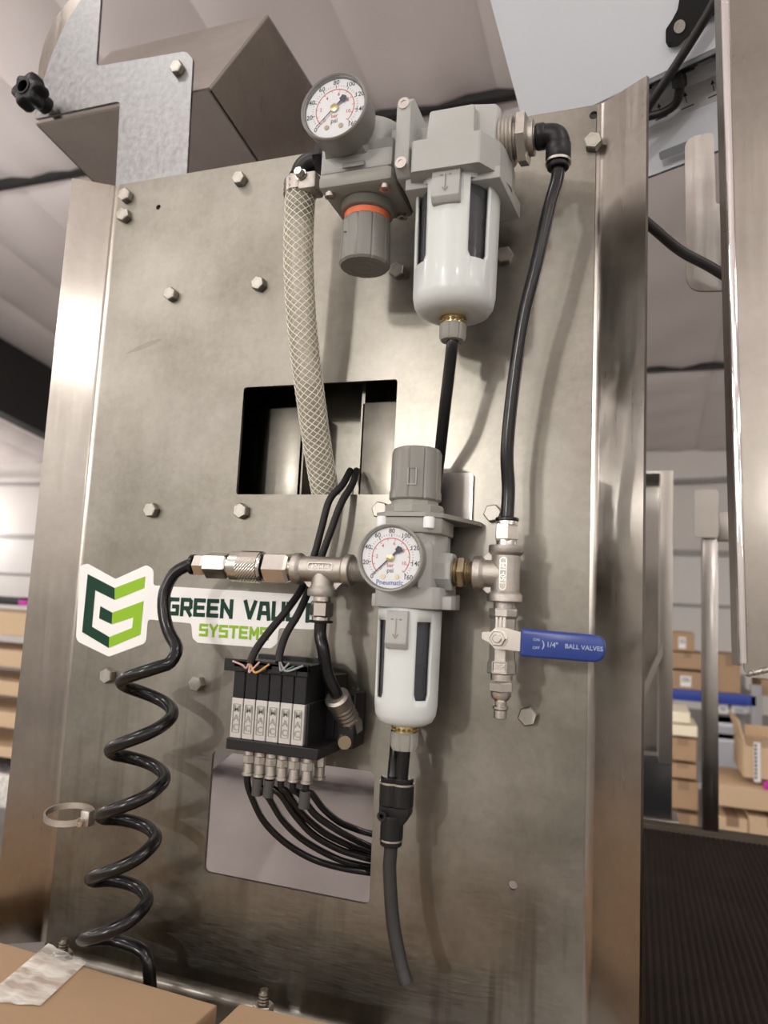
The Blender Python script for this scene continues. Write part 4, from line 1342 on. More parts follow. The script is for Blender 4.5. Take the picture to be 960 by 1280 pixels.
# push-in fittings under the base, and their tubes
fpx = [(312, 938), (326, 941), (340, 943), (354, 945), (369, 947), (385, 949)]
routes = [[(225, 650), (270, 740), (350, 820), (450, 880), (560, 914), (680, 934)],
          [(290, 655), (345, 742), (425, 815), (540, 878), (620, 902), (690, 914)],
          [(333, 640), (385, 715), (455, 790), (545, 842), (620, 868), (690, 886)],
          [(362, 635), (415, 712), (495, 782), (580, 826), (630, 846), (690, 866)],
          [(407, 640), (462, 714), (540, 770), (605, 806), (640, 822), (690, 842)],
          [(452, 640), (494, 694), (552, 742), (612, 768), (645, 780), (690, 790)]]
for k, (px, py) in enumerate(fpx):
    fy = -52
    p = P(px, py, 52)
    f = MB(); zt = zbase
    f.cyl((p.x, fy, 0), (0, 0, 1), 4.0, zt - 4, zt + 1, 20); f.cyl((p.x, fy, 0), (0, 0, 1), 4.3, zt - 10, zt - 4, 6, 0.5, start=0.3)
    f.lathe([(3.6, zt - 19), (4.5, zt - 18.6), (4.5, zt - 17), (3.8, zt - 16.5), (3.8, zt - 10)], (p.x, fy, 0), (0, 0, 1), 20)
    f.build('push_fitting', 'cast_steel', vm, smooth=25)
    dd = [48, 40, 29, 15, 2, -10]
    pts = [(p.x, fy, zt - 15), (p.x, fy, zt - 24)] + [tuple(P(240 + x / 3, 780 + y / 3, q)) for (x, y), q in zip(routes[k], [q - (k % 2) * min(7, 3 * i) for i, q in enumerate(dd)])] + [tuple(P(240 + routes[k][-1][0] / 3 + 30, 780 + routes[k][-1][1] / 3 + 5, -26))]
    m = MB(); m.tube(pts, 2.5, 12, 8)
    tag(m.build('air_tube', 'black_gloss', smooth=60), ['thin black air tube under the first valve, lowest of the bundle in the lower cutout', 'thin black air tube with a grey sleeve under the second valve of the manifold', 'thin black air tube with a grey sleeve under the third valve of the manifold', 'thin bare black air tube under the fourth valve of the manifold', 'thin bare black air tube under the fifth valve of the manifold', 'thin black air tube with a grey sleeve under the sixth valve, highest of the bundle'][k], 'tube', 'tubes under the valve manifold')
    if k in (1, 2, 5):
        m = MB(); q = 20 if k < 5 else 24
        m.ring((p.x - 0.6, fy, zt - q), (-0.05, 0.02, -1), 2.9, 4.0, 0, 12, 20)
        tag(m.build('tube_sleeve', 'grey_sleeve', smooth=30), 'short dark grey sleeve on the air tube under the %s valve of the manifold' % {1: 'second', 2: 'third', 5: 'sixth'}[k], 'sleeve', 'grey sleeves on the manifold tubes')
p = P(400, 952, 36)
f = MB(); f.cyl((p.x, -36, 0), (0, 0, 1), 4.3, zbase - 10, zbase + 1, 6, 0.5); f.lathe([(3.6, zbase - 19), (4.7, zbase - 18.6), (4.7, zbase - 17), (3.9, zbase - 16.5), (3.9, zbase - 10)], (p.x, -36, 0), (0, 0, 1), 20)
f.build('push_fitting', 'cast_steel', vm, smooth=25)
# supply fitting on the end block with its tube from the left tee
s0, s1 = P(441, 909, 12), P(419, 868, 38)
ax2 = (s1 - s0).normalized(); sl2 = (s1 - s0).length
m = MB(); m.cyl(s0, ax2, 8.6, -2, sl2 * 0.3, 6, 1); threads(m, s0 + ax2 * sl2 * 0.3, ax2, 8.8, 0, sl2 * 0.45, 4); m.lathe([(8.2, sl2 * 0.72), (9.4, sl2 * 0.76), (9.4, sl2 * 0.92), (7.4, sl2 * 0.96)], s0, ax2, 28)
p = P(425, 893, 24); m.cyl(p - Vector((9, -6, 0)), (1, -0.5, 0), 5.6, 0, 12, 6, 0.8)
m.build('supply_fitting', 'cast_steel', vm, smooth=25)
m = MB(); m.tube([(TX, LY, TZ - 35), (TX, LY, TZ - 48), P(404, 812, 46), P(409, 842, 43), s1 + Vector((0, 0, 2)), s0 + ax2 * sl2 * 0.5], 4.7, 16, 8)
tag(m.build('air_tube', 'black_gloss', smooth=60), 'short black air tube from the left tee to the valve manifold fitting', 'tube')
# two cables coming out of the upper cutout
cabs = [[(438, 588, -10), (428, 606, 6), (412, 625, 14), (402, 660, 18), (394, 690, 20), (380, 730, 24), (362, 758, 36), (336, 790, 52), (320, 812, 62), (312, 830, 67)],
        [(446, 588, -14), (440, 606, 2), (426, 630, 15), (412, 668, 22), (399, 703, 24), (387, 735, 29), (374, 765, 40), (358, 792, 52), (350, 815, 62), (349, 828, 66)]]
wires = [[('wire_pink', (-6, 8, -4), (-14, 1)), ('wire_orange', (8, -8, 0), (13, -2)), ('wire_orange', (9, -9, 0), (16, 1)), ('wire_pink', (2, -3, 0), (8, 2))],
         [('wire_green', (6, -5, 0), (12, -2)), ('wire_grey', (10, -6, 0), (19, -1)), ('wire_grey', (4, -4, 0), (8, 0))]]
for k, c in enumerate(cabs):
    cb = thing('control_cable', tuple(P(*c[-1])), ['dark grey control cable ending in pink and orange wires on the valve manifold', 'dark grey control cable ending in green and grey wires on the valve manifold'][k], 'cable')
    m = MB(); m.tube([P(*q) for q in c], 2.9, 14, 8); m.build('jacket', 'cable_grey', cb, smooth=60)
    e_ = P(*c[-1])
    for (mt, a, b_) in wires[k]:
        m = MB(); m.tube([e_ + Vector((0, 0, 2)), e_ + Vector((a[0] * 0.35, -1, -3)), e_ + Vector((a[0] * 0.8, -2, -5.5 if a[1] < 0 else -1)), e_ + Vector((b_[0], 0, b_[1]))], 0.75, 8, 6)
        m.build('wire', mt, cb, smooth=60)
p0 = P(435, 612, -20)
tag(MB().box(p0.x - 4, p0.x + 4, 20, 24, 78, 92, 1).build('cable_tag', 'paper'), 'small white tag beside the cables in the upper cutout', 'tag')

# ================================================================== DRAIN TUBES AND Y UNION
yx, yz = P(494, 1000, 45).x, P(494, 1000, 45).z
m = MB()
dt = [(FX, FY, 192), (FX, FY, 182), P(562, 460, 55), P(555, 520, 44), P(547, 590, 18), (-151.5, -11, 70), (-151.5, -10, 45), (-151, -11, 10), (-158, -12, -40), (-167, -17, -80), (-162.5, -38, -112), (-161, -45, -128)]
m.tube(dt, 4.3, 14, 8)
tag(m.build('drain_tube', 'black_gloss', smooth=60), 'black drain tube from the large filter passing behind the filter regulator', 'tube')
m = MB(); m.tube([(LX, LY, -96), (LX, LY, -106), (LX - 0.5, LY, -116), (LX - 1, LY, -128)], 4.6, 14, 6)
tag(m.build('drain_tube', 'black_gloss', smooth=60), 'short black drain tube between the lower bowl and the Y union', 'tube')
zt = P(497, 974, 45).z
yu = thing('y_union', (P(496, 985, 45).x, LY, zt - 42), 'black push-in Y union joining the two drain tubes', 'union')
ux = P(496, 985, 45).x
ul = P(490, 1028, 45).x
m = MB()
b = bmesh.new()
for (x) in (ux - 4.2, ux + 4.2):
    m.cyl((x, LY, 0), (0, 0, 1), 8.0, zt - 18, zt - 2, 28, 1)
m.hull([(ux - 11, LY - 5, zt - 22), (ux + 11, LY - 5, zt - 22), (ux - 11, LY + 5, zt - 22), (ux + 11, LY + 5, zt - 22), (ux - 6, LY - 5, zt - 30), (ux + 6, LY - 5, zt - 30), (ux - 6, LY + 5, zt - 30), (ux + 6, LY + 5, zt - 30), (ux - 11, LY - 5, zt - 14), (ux + 11, LY - 5, zt - 14), (ux - 11, LY + 5, zt - 14), (ux + 11, LY + 5, zt - 14)], 1)
m.cyl((ul, LY, 0), (0, 0, 1), 8.0, zt - 40, zt - 24, 28, 1)
m.ring((ux - 7.5, LY - 5.5, zt - 24), (0, -1, 0), 1.7, 3.4, -2, 2.5, 20)
m.build('union_body', 'black_plastic', yu, smooth=35)
for (x, z, h) in ((ux - 4.2, zt - 2, 1), (ux + 4.2, zt - 2, 1), (ul, zt - 40.8, -1)):
    m = MB(); m.cyl((x, LY, z), (0, 0, h), 8.1, -1.2, 0.2, 28); m.build('metal_band', 'nickel', yu)
    m = MB(); m.cyl((x, LY, z), (0, 0, h), 7.6, 0, 3.6, 28, 0.7); m.build('release_ring', 'black_gloss', yu)
m = MB(); m.tube([(ul, LY, zt - 38), (ul, LY, zt - 50), P(487, 1090, 45), P(491, 1150, 46), P(500, 1200, 48), P(508, 1229, 50)], 4.7, 16, 8)
tag(m.build('drain_tube', 'black_rubber', smooth=60), 'black drain tube hanging with a free end below the Y union', 'tube')
# ================================================================== CARTONS IN THE FOREGROUND


def carton(name, verts_top, zdrop, label, mt='cardboard', seam=None, group=None, tape=None):
    """box from four top corners (panel mm), with a seam on the lid"""
    c = sum((Vector(v) for v in verts_top), Vector()) / 4
    t = thing(name, (c.x, c.y, c.z - zdrop), label, 'box', group)
    m = MB(); m.hull([Vector(v) for v in verts_top] + [Vector(v) - Vector((0, 0, zdrop)) for v in verts_top], 1.2); m.build('carton_body', mt, t, smooth=20)
    return t


zb_ = ZB + 30.0
def on_z(px, py, z):
    v = np.array(P(px, py, 0)) - np.array([0, -DCAM, 0]); k = z / v[2]
    return Vector((v[0] * k, v[1] * k - DCAM, z))
A_, B_, C_ = on_z(100, 1192, zb_), on_z(272, 1256, zb_), on_z(-60, 1160, zb_)
print('carton corners', A_, B_, C_)
bx = (B_ - C_).normalized(); by = Vector((bx.y, -bx.x, 0)) if bx.x > 0 else Vector((-bx.y, bx.x, 0))
fbox = carton('cardboard_box', [C_ - bx * 150, B_, B_ + by * 260, C_ - bx * 150 + by * 260], 32.5, 'brown cardboard box with wrinkled clear tape lying against the panel foot')
tp = [on_z(60, 1180, zb_ + 0.6), on_z(108, 1204, zb_ + 0.6), on_z(50, 1258, zb_ + 0.6), on_z(-25, 1252, zb_ + 0.6)]
vs = []; n = 14
for i in range(n + 1):
    for j in range(9):
        p = (tp[0] * (1 - j / 8) + tp[1] * j / 8) * (1 - i / n) + (tp[3] * (1 - j / 8) + tp[2] * j / 8) * (i / n)
        vs.append(p + Vector((0, 0, 0.5 + 0.6 * math.sin(j * 2.1) * (1 if 0 < j < 8 else 0))))
fs = [(i * 9 + j, i * 9 + j + 1, i * 9 + 10 + j, i * 9 + 9 + j) for i in range(n) for j in range(8)]
MB().add(vs, fs).build('tape', 'clear_tape', fbox, smooth=40)
A2_, B2_ = on_z(300, 1254, zb_ + 4), on_z(470, 1292, zb_ + 4)
bx = (B2_ - A2_).normalized(); by = Vector((bx.y, -bx.x, 0))
sbox = carton('cardboard_box', [A2_, B2_ + bx * 60, B2_ + bx * 60 + by * 260, A2_ + by * 260 + bx * -18], 36.5, 'brown cardboard box under the stud to the right of the taped box')

# ================================================================== RIGHT SIDE: TANK PANEL, SLOTTED PLATE, MONITOR, CABLES
dT = 60
tk = thing('steel_chute', (P(945, 840, dT).x + 60, -dT, P(930, 845, dT).z), 'welded stainless steel chute with a rounded lower corner hanging beside the panel', 'chute')
tl_, bl_, brr, tr_ = P(905, -40, dT), P(930, 846, dT), P(1150, 880, dT), P(1150, -80, dT)
zbt = bl_.z
f_ = lambda u, v, w: Vector((u, -dT + w, v))
outl = [(tl_.x, tl_.z), (bl_.x, zbt), (bl_.x + 170, zbt), (tl_.x + 186, tl_.z)]
m = MB(); m.plate(round_poly(outl, [0, 7, 0, 0], 6), [], f_, 3); m.build('face_sheet', 'steel_flange', tk, smooth=25)
# rolled rim down the left edge and along the bottom
m = MB(); m.tube([(tl_.x, -dT, tl_.z), (bl_.x - 0.4, -dT, zbt + 8)], 2.6, 14, smooth=False); m.build('rolled_edge', 'steel_mirror', tk)
m = MB(); m.hull([(tl_.x - 2, -dT + 1, tl_.z), (bl_.x - 2, -dT + 1, zbt + 6), (tl_.x - 5, -dT + 14, tl_.z), (bl_.x - 5, -dT + 14, zbt + 6), (tl_.x - 1, -dT + 1, tl_.z), (bl_.x - 1, -dT + 1, zbt + 6), (tl_.x - 4, -dT + 14, tl_.z), (bl_.x - 4, -dT + 14, zbt + 6)]); m.build('side_sheet', 'steel_flange', tk, smooth=0)
m = MB(); m.tube([(bl_.x + 3, -dT - 0.5, zbt + 2), (bl_.x + 12, -dT - 1.5, zbt + 5), (bl_.x + 30, -dT - 2, zbt + 11)], lambda t: 1.6 + 0.3 * math.sin(t * 50), 8, 10); m.build('weld', 'bolt_steel', tk)
m = MB(); m.hull([(bl_.x + 2, -dT - 1, zbt), (bl_.x + 170, -dT - 1, zbt), (bl_.x + 170, -dT - 3, zbt + 60), (bl_.x + 8, -dT - 1, zbt + 1), (bl_.x + 2, -dT + 16, zbt), (bl_.x + 170, -dT + 16, zbt)]); m.build('bottom_gusset', 'steel_post', tk, smooth=0)

dS = -110
so = pz([(856, 172), (892, 165), (895, 255), (904, 254), (902, 166), (965, 158), (965, 362), (858, 364)], dS)
m = MB(); m.plate(round_poly(so, [14, 5, 4, 4, 4, 0, 0, 16], 6), [], XZ(-dS), 3)
tag(m.build('slotted_plate', 'steel_post', smooth=25), 'stainless plate with rounded corners and an open slot beside the chute', 'plate')

# monitor: seen from behind, leaning and turned
mo = P(660, 176, -170)
yaw = math.radians(25); til = math.radians(33)
mr = Vector((math.cos(yaw), -math.sin(yaw), 0))
mu = (Vector((0, 0, 1)) * math.cos(til) + Vector((-math.sin(yaw), -math.cos(yaw), 0)) * math.sin(til)).normalized()
mn = mr.cross(mu).normalized()          # out of the back, towards the viewer
if mn.y > 0: mn = -mn
fm = lambda u, v, w: mo + mr * u + mu * v - mn * w
mon = thing('touch_monitor', tuple(mo + mr * 150 - mn * 30 - mu * 80), 'white touch monitor seen from behind with black ports along its housing', 'monitor')
m = MB(); m.plate(rrect(-6, 330, -76, 260, 8), [], lambda u, v, w: fm(u, v, w + 30), 14); m.build('screen_slab', 'white_plastic', mon, smooth=30)
m = MB(); m.plate(rrect(-8, 332, -78, 262, 9), [], lambda u, v, w: fm(u, v, w + 43), 8); m.build('bezel', 'rack_grey', mon, smooth=30)
m = MB(); m.plate(rrect(0, 320, 0, 250, 10), [], fm, 30); m.build('rear_housing', 'white_plastic', mon, smooth=30)
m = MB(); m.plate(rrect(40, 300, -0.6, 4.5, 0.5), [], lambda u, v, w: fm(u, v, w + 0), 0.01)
m.add([fm(30, -0.4, 3), fm(310, -0.4, 3), fm(310, -0.4, 28), fm(30, -0.4, 28)], [(0, 1, 2, 3)])  # flat black sheet: shade of the port recess put into the colour
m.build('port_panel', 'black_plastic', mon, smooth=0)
for k, u0 in enumerate((92, 112, 132, 152, 172, 192, 212)):
    m = MB()
    q = [fm(u0, -0.6, 8), fm(u0 + 13, -0.6, 8), fm(u0 + 13, -0.6, 22), fm(u0, -0.6, 22)]
    m.hull(q + [p_ - mu * 2 for p_ in q]); m.build('port', 'black_plastic' if k % 2 else 'rack_grey', mon, smooth=0)
m = MB(); m.plate(rrect(60, 310, -34, -14, 1), [], lambda u, v, w: fm(u, v, 29.6), 0.3); ls = m.build('label_strip', 'paper', mon, smooth=0)
m = MB()
for u0 in (100, 125, 150, 175, 200, 225):
    m.add([fm(u0 - 0.4, -26, 29.4), fm(u0 + 0.4, -26, 29.4), fm(u0 + 0.4, -17, 29.4), fm(u0 - 0.4, -17, 29.4)], [(0, 1, 2, 3)])
    m.add([fm(u0 - 2, -20, 29.4), fm(u0 + 2, -20, 29.4), fm(u0, -16, 29.4)], [(0, 1, 2)])
    m.add([fm(u0 - 6, -30, 29.4), fm(u0 + 6, -30, 29.4), fm(u0 + 6, -29, 29.4), fm(u0 - 6, -29, 29.4)], [(0, 1, 2, 3)])
m.build('label_print', 'print_black', ls, smooth=0)
m = MB(); m.plate(rrect(118, 156, -66, -58, 2), [], lambda u, v, w: fm(u, v, 22), 8); m.build('finger_catch', 'grey_plastic', mon, smooth=25)
# monitor mount


def on_mon(px, py, w=0.0):
    """pixel ray met with the plane w mm behind the monitor's rear face -> (u, v)"""
    o = mo - mn * w
    c = Vector((0, -DCAM, 0)); r = P(px, py, 0) - c
    q = c + r * ((o - c).dot(mn) / r.dot(mn)) - o
    A = np.array([[mr.dot(mr), mr.dot(mu)], [mr.dot(mu), mu.dot(mu)]])
    return tuple(np.linalg.solve(A, np.array([q.dot(mr), q.dot(mu)])))


def mon_pt(px, py, w):
    u_, v_ = on_mon(px, py, w); return fm(u_, v_, w)


tipm = mon_pt(840, 50, -4)
va = thing('monitor_mount', tuple(tipm), 'black steel monitor mount plate screwed on the white monitor back', 'mount')
ol = [on_mon(x, y, -5) for (x, y) in ((849, -24), (849, 0), (847, 12), (840, 25), (832, 37), (832, 53), (836, 60), (846, 58), (853, 50), (862, 42), (884, 22), (930, 0), (930, -60))]
m = MB(); m.plate(round_poly(ol, [0, 9, 9, 9, 4, 3, 3, 4, 6, 6, 4, 0, 0]), [], lambda u, v, w: fm(u, v, w - 5), 4.6); m.build('mount_plate', 'black_plastic', va, smooth=25)
q = mon_pt(850, 33, -5); m = MB(); m.ring(q, mn, 2.6, 5, 0, 1.4, 24); m.cyl(q, mn, 3.6, 0, 1.0, 16); m.build('mount_screw', 'nickel', va)
q = mon_pt(837, 54, -5); m = MB(); m.ring(q, mn, 1.2, 2.0, 0, 0.6, 16); m.build('mount_hole_rim', 'black_plastic', va)
m = MB(); m.tube([mon_pt(915, -50, -14), mon_pt(893, 2, -14), mon_pt(868, 45, -12), mon_pt(842, 86, -10), mon_pt(822, 116, -8), mon_pt(808, 138, -4), mon_pt(790, 175, 6)], 4.0, 14, 8)
tag(m.build('power_cable', 'black_rubber', smooth=60), 'black cable hanging diagonally across the back of the white monitor', 'cable')
m = MB(); m.tube([mon_pt(843, 84, 12), mon_pt(849, 100, 12), mon_pt(849, 116, 14), mon_pt(844, 130, 16), mon_pt(830, 140, 16), mon_pt(812, 145, 14), mon_pt(785, 150, 10)], lambda t: 6.5 if t < 0.26 else 4.0, 14, 8)
tag(m.build('signal_cable', 'black_rubber', smooth=60), 'black cable with moulded plug bending out of the monitor ports', 'cable')
m = MB(); m.tube([P(790, 262, -40), P(815, 284, -50), P(850, 313, -60), P(885, 332, -66), P(920, 352, -72), P(970, 372, -80)], 4.2, 14, 8)
tag(m.build('power_cable', 'black_rubber', smooth=60), 'black cable sagging from behind the panel across the slotted plate', 'cable')

# ================================================================== MACHINE BEHIND, CONVEYOR
zbelt = P(880, 1045, -900).z
cv = thing('belt_conveyor', (250, 500, -H * 1000), 'dark ribbed belt conveyor running behind the steel panel', 'conveyor')
vs = []; fs = []
xs = [-150 + 4.0 * k for k in range(250)]
for k, x in enumerate(xs):
    z = zbelt - (0 if k % 2 else 2.0)
    vs += [(x, 40, z), (x, 900, z)]
for k in range(len(xs) - 1): fs.append((2 * k, 2 * k + 1, 2 * k + 3, 2 * k + 2))
MB().add(vs, fs).build('belt', 'belt_rubber', cv, smooth=0, kind='stuff')
m = MB(); m.box(-150, 846, 40, 900, zbelt - 60, zbelt - 4); m.build('bed', 'dark_sheet', cv, smooth=0)
m = MB(); m.box(-150, 900, 900, 930, zbelt - 60, zbelt + 8, 2); m.build('side_rail', 'rail_dark', cv)
for x in (-100, 780):
    for y in (80, 880):
        m = MB(); m.box(x - 20, x + 20, y - 20, y + 20, -H * 1000, zbelt - 58); m.build('leg', 'rail_metal', cv, smooth=0)

# channel post of the machine frame just right of the panel
dF = -940
fp = thing('frame_channel', (P(825, 1030, dF).x, 980, -H * 1000), 'stainless channel post standing at the far conveyor rail behind the panel edge', 'post')
x0, x1, x2 = P(790, 800, dF).x, P(824, 800, dF).x, P(841, 800, dF).x
zt_, zb2 = P(830, 588, dF).z, P(830, 955, dF).z
m = MB(); m.box(x1, x2, 940, 945, zb2, zt_, 1); m.box(x1, x1 + 4, 945, 1060, zb2, zt_); m.box(x2 - 3, x2, 945, 1060, zb2, zt_ - 25); m.build('channel', 'rail_metal', fp)
m = MB(); m.box(x0, x1, 1055, 1060, zb2, zt_); m.build('back_sheet', 'steel_post', fp, smooth=0)
m = MB(); m.box(x0, x2 - 4, 970, 1060, zt_, zt_ + 4); m.build('top_sheet', 'steel_sheet', fp, smooth=0)
a, b = P(800, 868, dF + 12), P(828, 806, dF + 12)
m = MB(); m.hull([a, b, a - Vector((0, 0, 26)), b - Vector((0, 0, 22)), a + Vector((0, 30, 0)), b + Vector((0, 30, 0)), a + Vector((0, 30, -26)), b + Vector((0, 30, -22))]); m.build('tie_bar', 'rail_metal', fp, smooth=0)
p0, p1 = P(800, 955, dF), P(840, 1038, dF)
m = MB(); m.box(p0.x, p1.x, 945, 1000, zbelt + 8, zb2 + 2, 1); m.build('foot_block', 'dark_sheet', fp)
q0, q1 = P(795, 1042, dF + 10), P(849, 1046, dF + 10)
m = MB(); m.box(q0.x, q1.x, 932, 1010, zbelt, zbelt + 9, 2); m.build('base_strip', 'rail_metal', fp)
m = MB(); m.box(p0.x + 5, p1.x - 5, 950, 1000, -H * 1000, zbelt + 1); m.build('leg', 'rail_metal', fp)

dP = -903
gp_ = thing('guide_post', (P(888, 1036, dP).x, 915, zbelt + 8), 'tall dark guide post with a bracket head at the far conveyor rail', 'post')
x0, x1 = P(878, 850, dP).x, P(898, 850, dP).x
m = MB(); m.box(x0, x1, 903, 928, zbelt + 8.2, P(888, 640, dP).z, 1.5); m.build('upright', 'steel_post', gp_)
x0, x1 = P(868, 640, dP + 8).x, P(898, 640, dP + 8).x
m = MB(); m.plate(rrect(x0, x1, P(880, 672, dP + 8).z, P(880, 612, dP + 8).z, 6), [], XZ(893), 6); m.build('head_plate', 'rail_metal', gp_)
x2 = P(918, 655, dP).x
m = MB(); m.box(x1, x2, 898, 928, P(905, 676, dP).z, P(905, 640, dP).z, 2); m.build('side_block', 'rail_metal', gp_)

# ================================================================== STORE SHELVES AND CARTONS FAR BEHIND


def qbox(px0, py0, px1, py1, Y, depth, name, mt, label, group=None, tape=True, lab=False, cat='box', zbase_=None):
    a, b = P(px0, py0, -Y), P(px1, py1, -Y)
    if zbase_ is not None: b.z = zbase_
    t = thing(name, ((a.x + b.x) / 2, Y + depth / 2, b.z), label, cat, group)
    m = MB(); m.box(a.x, b.x, Y, Y + depth, b.z, a.z, 4); m.build('carton_body', mt, t, smooth=20)
    h = a.z - b.z; w = b.x - a.x
    if tape:
        xm = (a.x + b.x) / 2
        m = MB(); m.box(xm - 25, xm + 25, Y - 1, Y + depth * 0.5, a.z - h * 0.3, a.z + 1); m.build('tape', 'cardboard_dark', t, smooth=0)
    if lab:
        m = MB(); m.box(a.x + w * 0.3, a.x + w * 0.62, Y - 2, Y, b.z + h * 0.15, b.z + h * 0.75); lb_ = m.build('shipping_label', 'paper', t, smooth=0)
        m = MB()
        for k in range(4): m.box(a.x + w * 0.34, a.x + w * 0.58, Y - 3, Y - 2, b.z + h * (0.42 + 0.07 * k), b.z + h * (0.45 + 0.07 * k))
        m.build('barcode', 'print_black', lb_, smooth=0)
    return t


YB = 5200
# rack: beam, uprights, shelf boards
bA, bB = P(838, 868, -YB), P(946, 882, -YB)
zbm = P(890, 872, -YB).z
rk = thing('storage_rack', ((bA.x + bB.x) / 2, YB + 400, -H * 1000), 'grey storage rack with a blue beam along the far wall', 'rack')
m = MB(); m.box(bA.x - 900, bB.x, YB, YB + 50, zbm - 38, zbm + 36, 4); m.build('beam', 'rack_blue', rk)
m = MB(); m.box(bA.x - 900, bB.x, YB + 50, YB + 900, zbm + 5, zbm + 36); m.build('shelf_board', 'rack_grey', rk, smooth=0)
m = MB(); m.box(bA.x - 900, bB.x, YB + 50, YB + 900, zbm - 640, zbm - 600); m.build('shelf_board', 'rack_grey', rk, smooth=0)
for x in (bA.x - 900, bB.x):
    for y in (YB, YB + 850):
        m = MB(); m.box(x - 35, x + 35, y, y + 60, -H * 1000, zbm + 110, 3); m.build('upright', 'rack_grey', rk)
SHELF = 'cartons on the storage rack'
for (x0, y0, x1, y1, lab, tx) in ((838, 838, 880, 866, True, 'brown carton with a white shipping label standing on the blue rack beam'),
                                  (838, 815, 882, 838, False, 'plain brown carton in the middle of the stack on the rack'),
                                  (840, 790, 868, 815, True, 'small brown carton with a white label topping the stack on the rack'),
                                  (898, 818, 926, 866, False, 'tall brown carton standing alone on the rack beside the guide post'),
                                  (952, 850, 990, 880, False, 'brown carton at the end of the rack under the chute corner')):
    qbox(x0, y0, x1, y1, YB + 60, 500, 'carton', 'cardboard', tx, SHELF, tape=not lab, lab=lab, zbase_=zbm + 37 if y1 >= 866 else None)
for (x0, x1, tx) in ((896, 911, 'white parts bin hanging under the blue beam next to the guide post'), (914, 934, 'wider white parts bin hanging under the blue beam')):
    a, b = P(x0, 877, -YB - 60), P(x1, 893, -YB - 60); a.z = zbm - 42
    t = thing('parts_bin', ((a.x + b.x) / 2, YB + 150, b.z), tx, 'bin')
    m = MB(); m.box(a.x, b.x, YB + 60, YB + 330, b.z, a.z, 10); m.build('bin_shell', 'paper', t)
    m = MB(); m.box(a.x + 20, b.x - 20, YB + 55, YB + 62, a.z - 50, a.z - 25, 2); m.build('bin_lip', 'bin_grey', t)
for (y0, y1, tx) in ((903, 920, 'upper grey plastic tote on the lower rack level'), (923, 962, 'lower grey plastic tote standing behind the open carton')):
    a, b = P(896, y0, -YB + 30), P(924, y1, -YB + 30)
    t = thing('plastic_tote', ((a.x + b.x) / 2, YB + 150, b.z), tx, 'tote')
    m = MB(); m.box(a.x, b.x, YB - 20, YB + 360, b.z, a.z, 10); m.build('tote_shell', 'bin_grey', t)
    m = MB(); m.box(a.x - 5, b.x + 8, YB - 30, YB + 370, a.z - 25, a.z, 6); m.build('tote_rim', 'white_plastic', t)

YC = 3300
FL = 'cartons stacked behind the conveyor'
for (x0, y0, x1, y1, mt, tx) in ((836, 1015, 873, 1060, 'cardboard', 'lowest brown carton of the stack between channel and guide post'),
                                 (836, 975, 873, 1014, 'cardboard', 'second brown carton from below between channel and guide post'),
                                 (836, 953, 871, 975, 'cardboard', 'flat brown carton third from below between channel and guide post'),
                                 (836, 922, 871, 953, 'cardboard', 'upper brown carton under the cream boxes between channel and guide post')):
    qbox(x0, y0, x1, y1, YC, 420, 'carton', mt, tx, FL, zbase_=-H * 1000 if y0 == 1015 else None)
for (x0, y0, x1, y1, tx) in ((838, 905, 872, 922, 'wide cream box lying on the brown carton stack'), (838, 889, 863, 905, 'smaller cream box topping the brown carton stack')):
    qbox(x0, y0, x1, y1, YC + 10, 300, 'carton', 'cream_box', tx, None, tape=False)
qbox(897, 1020, 935, 1062, YC - 200, 400, 'carton', 'cardboard_pale', 'pale carton on the floor next to the guide post foot', FL)
qbox(936, 1020, 1000, 1066, YC - 200, 400, 'carton', 'cardboard_pale', 'pale carton on the floor under the wide pale carton', FL)
wide = qbox(896, 980, 1000, 1020, YC - 200, 420, 'carton', 'cardboard_pale', 'wide pale carton lying on two cartons below the open box', FL, tape=False)
op = qbox(929, 932, 985, 978, YC - 150, 350, 'open_carton', 'cardboard_pale', 'open pale carton with raised flap and a printed strip', None, tape=False)
a = P(930, 932, -(YC - 150)); b = P(922, 900, -(YC - 150))
m = MB(); m.hull([a, b, a + Vector((0, 330, 0)), b + Vector((0, 330, 0)), a + Vector((8, 0, 0)), b + Vector((8, 0, 0)), a + Vector((8, 330, 0)), b + Vector((8, 330, 0))]); m.build('flap', 'cardboard_pale', op, smooth=0)
a, b = P(930, 905, -(YC + 200)), P(985, 932, -(YC + 200))
m = MB(); m.box(a.x, b.x, YC + 195, YC + 200, b.z, a.z); m.build('flap', 'cardboard_pale', op, smooth=0)
a, b = P(942, 916, -(YC - 156)), P(951, 978, -(YC - 156))
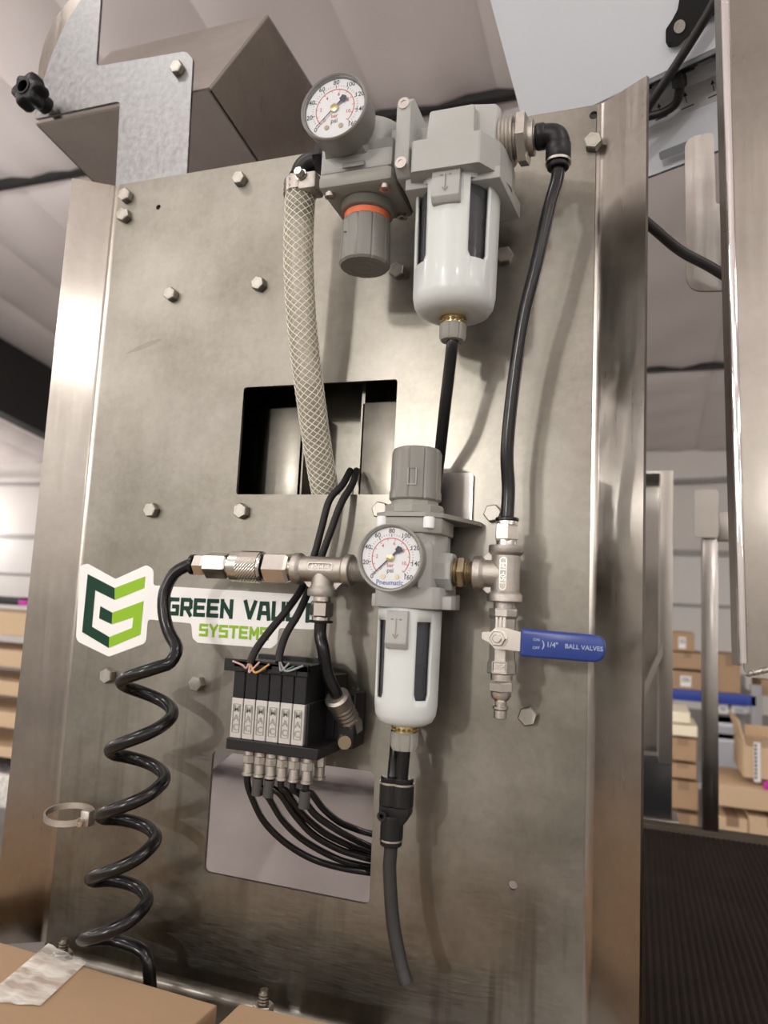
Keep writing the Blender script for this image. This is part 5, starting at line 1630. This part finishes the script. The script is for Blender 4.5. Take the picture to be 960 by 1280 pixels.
m = MB(); m.box(a.x, b.x, YC - 158, YC - 151, b.z, a.z - 40); ps = m.build('printed_strip', 'paper', op, smooth=0)
m = MB()
for k in range(9): m.box(a.x + 3, a.x + 12, YC - 160, YC - 158, b.z + 14 + k * 17, b.z + 24 + k * 17)
m.build('strip_print', 'print_black', ps, smooth=0)
a, b = P(955, 977, -(YC - 215)), P(962, 988, -(YC - 215))
tag(MB().box(a.x, b.x, YC - 212, YC - 202, b.z, a.z, 2).build('magenta_tag', 'magenta'), 'small magenta tag on the wide pale carton', 'tag')

# left side stack
YL = 2600
LS = 'cartons stacked left of the panel'
for (y0, y1, tx) in ((757, 797, 'topmost pale carton of the stack left of the panel'), (801, 837, 'pale carton second from the top left of the panel'),
                     (838, 873, 'pale carton third from the top left of the panel'), (874, 914, 'pale carton fourth from the top left of the panel'), (915, 952, 'lowest pale carton in view of the stack left of the panel')):
    qbox(-120, y0, 40, y1, YL, 420, 'carton', 'cardboard_pale', tx, LS, tape=False)
a, b = P(-60, 953, -YL), P(30, 1010, -YL)
t = thing('wrapped_bundle', ((a.x + b.x) / 2, YL + 150, b.z), 'bundle in clear plastic wrap below the pale carton stack', 'bundle')
m = MB(); m.box(a.x, b.x, YL - 60, YL + 380, b.z, a.z, 20); m.build('bundle_core', 'paper', t)
m = MB(); m.box(a.x - 8, b.x + 8, YL - 70, YL + 390, b.z - 4, a.z, 24, 3); m.build('wrap', 'clear_tape', t)
a, b = P(23, 750, -YL - 100), P(33, 757, -YL - 100)
tag(MB().box(a.x, b.x, YL + 100, YL + 160, b.z, a.z, 3).build('magenta_spool', 'magenta'), 'small magenta pack on the carton stack left of the panel', 'pack')
a, b = P(-60, 742, -YL - 200), P(24, 757, -YL - 200)
tag(MB().box(a.x, b.x, YL + 200, YL + 300, b.z, a.z, 6).build('dark_tray', 'dark_sheet'), 'low dark tray lying on the top pale carton', 'tray')
a, b = P(-40, 668, -7000), P(22, 676, -7000)
m = MB(); m.box(a.x, b.x, 7000, 7060, b.z, a.z, 4); m.box(b.x - 40, b.x, 7000, 7060, a.z, a.z + 70, 4)
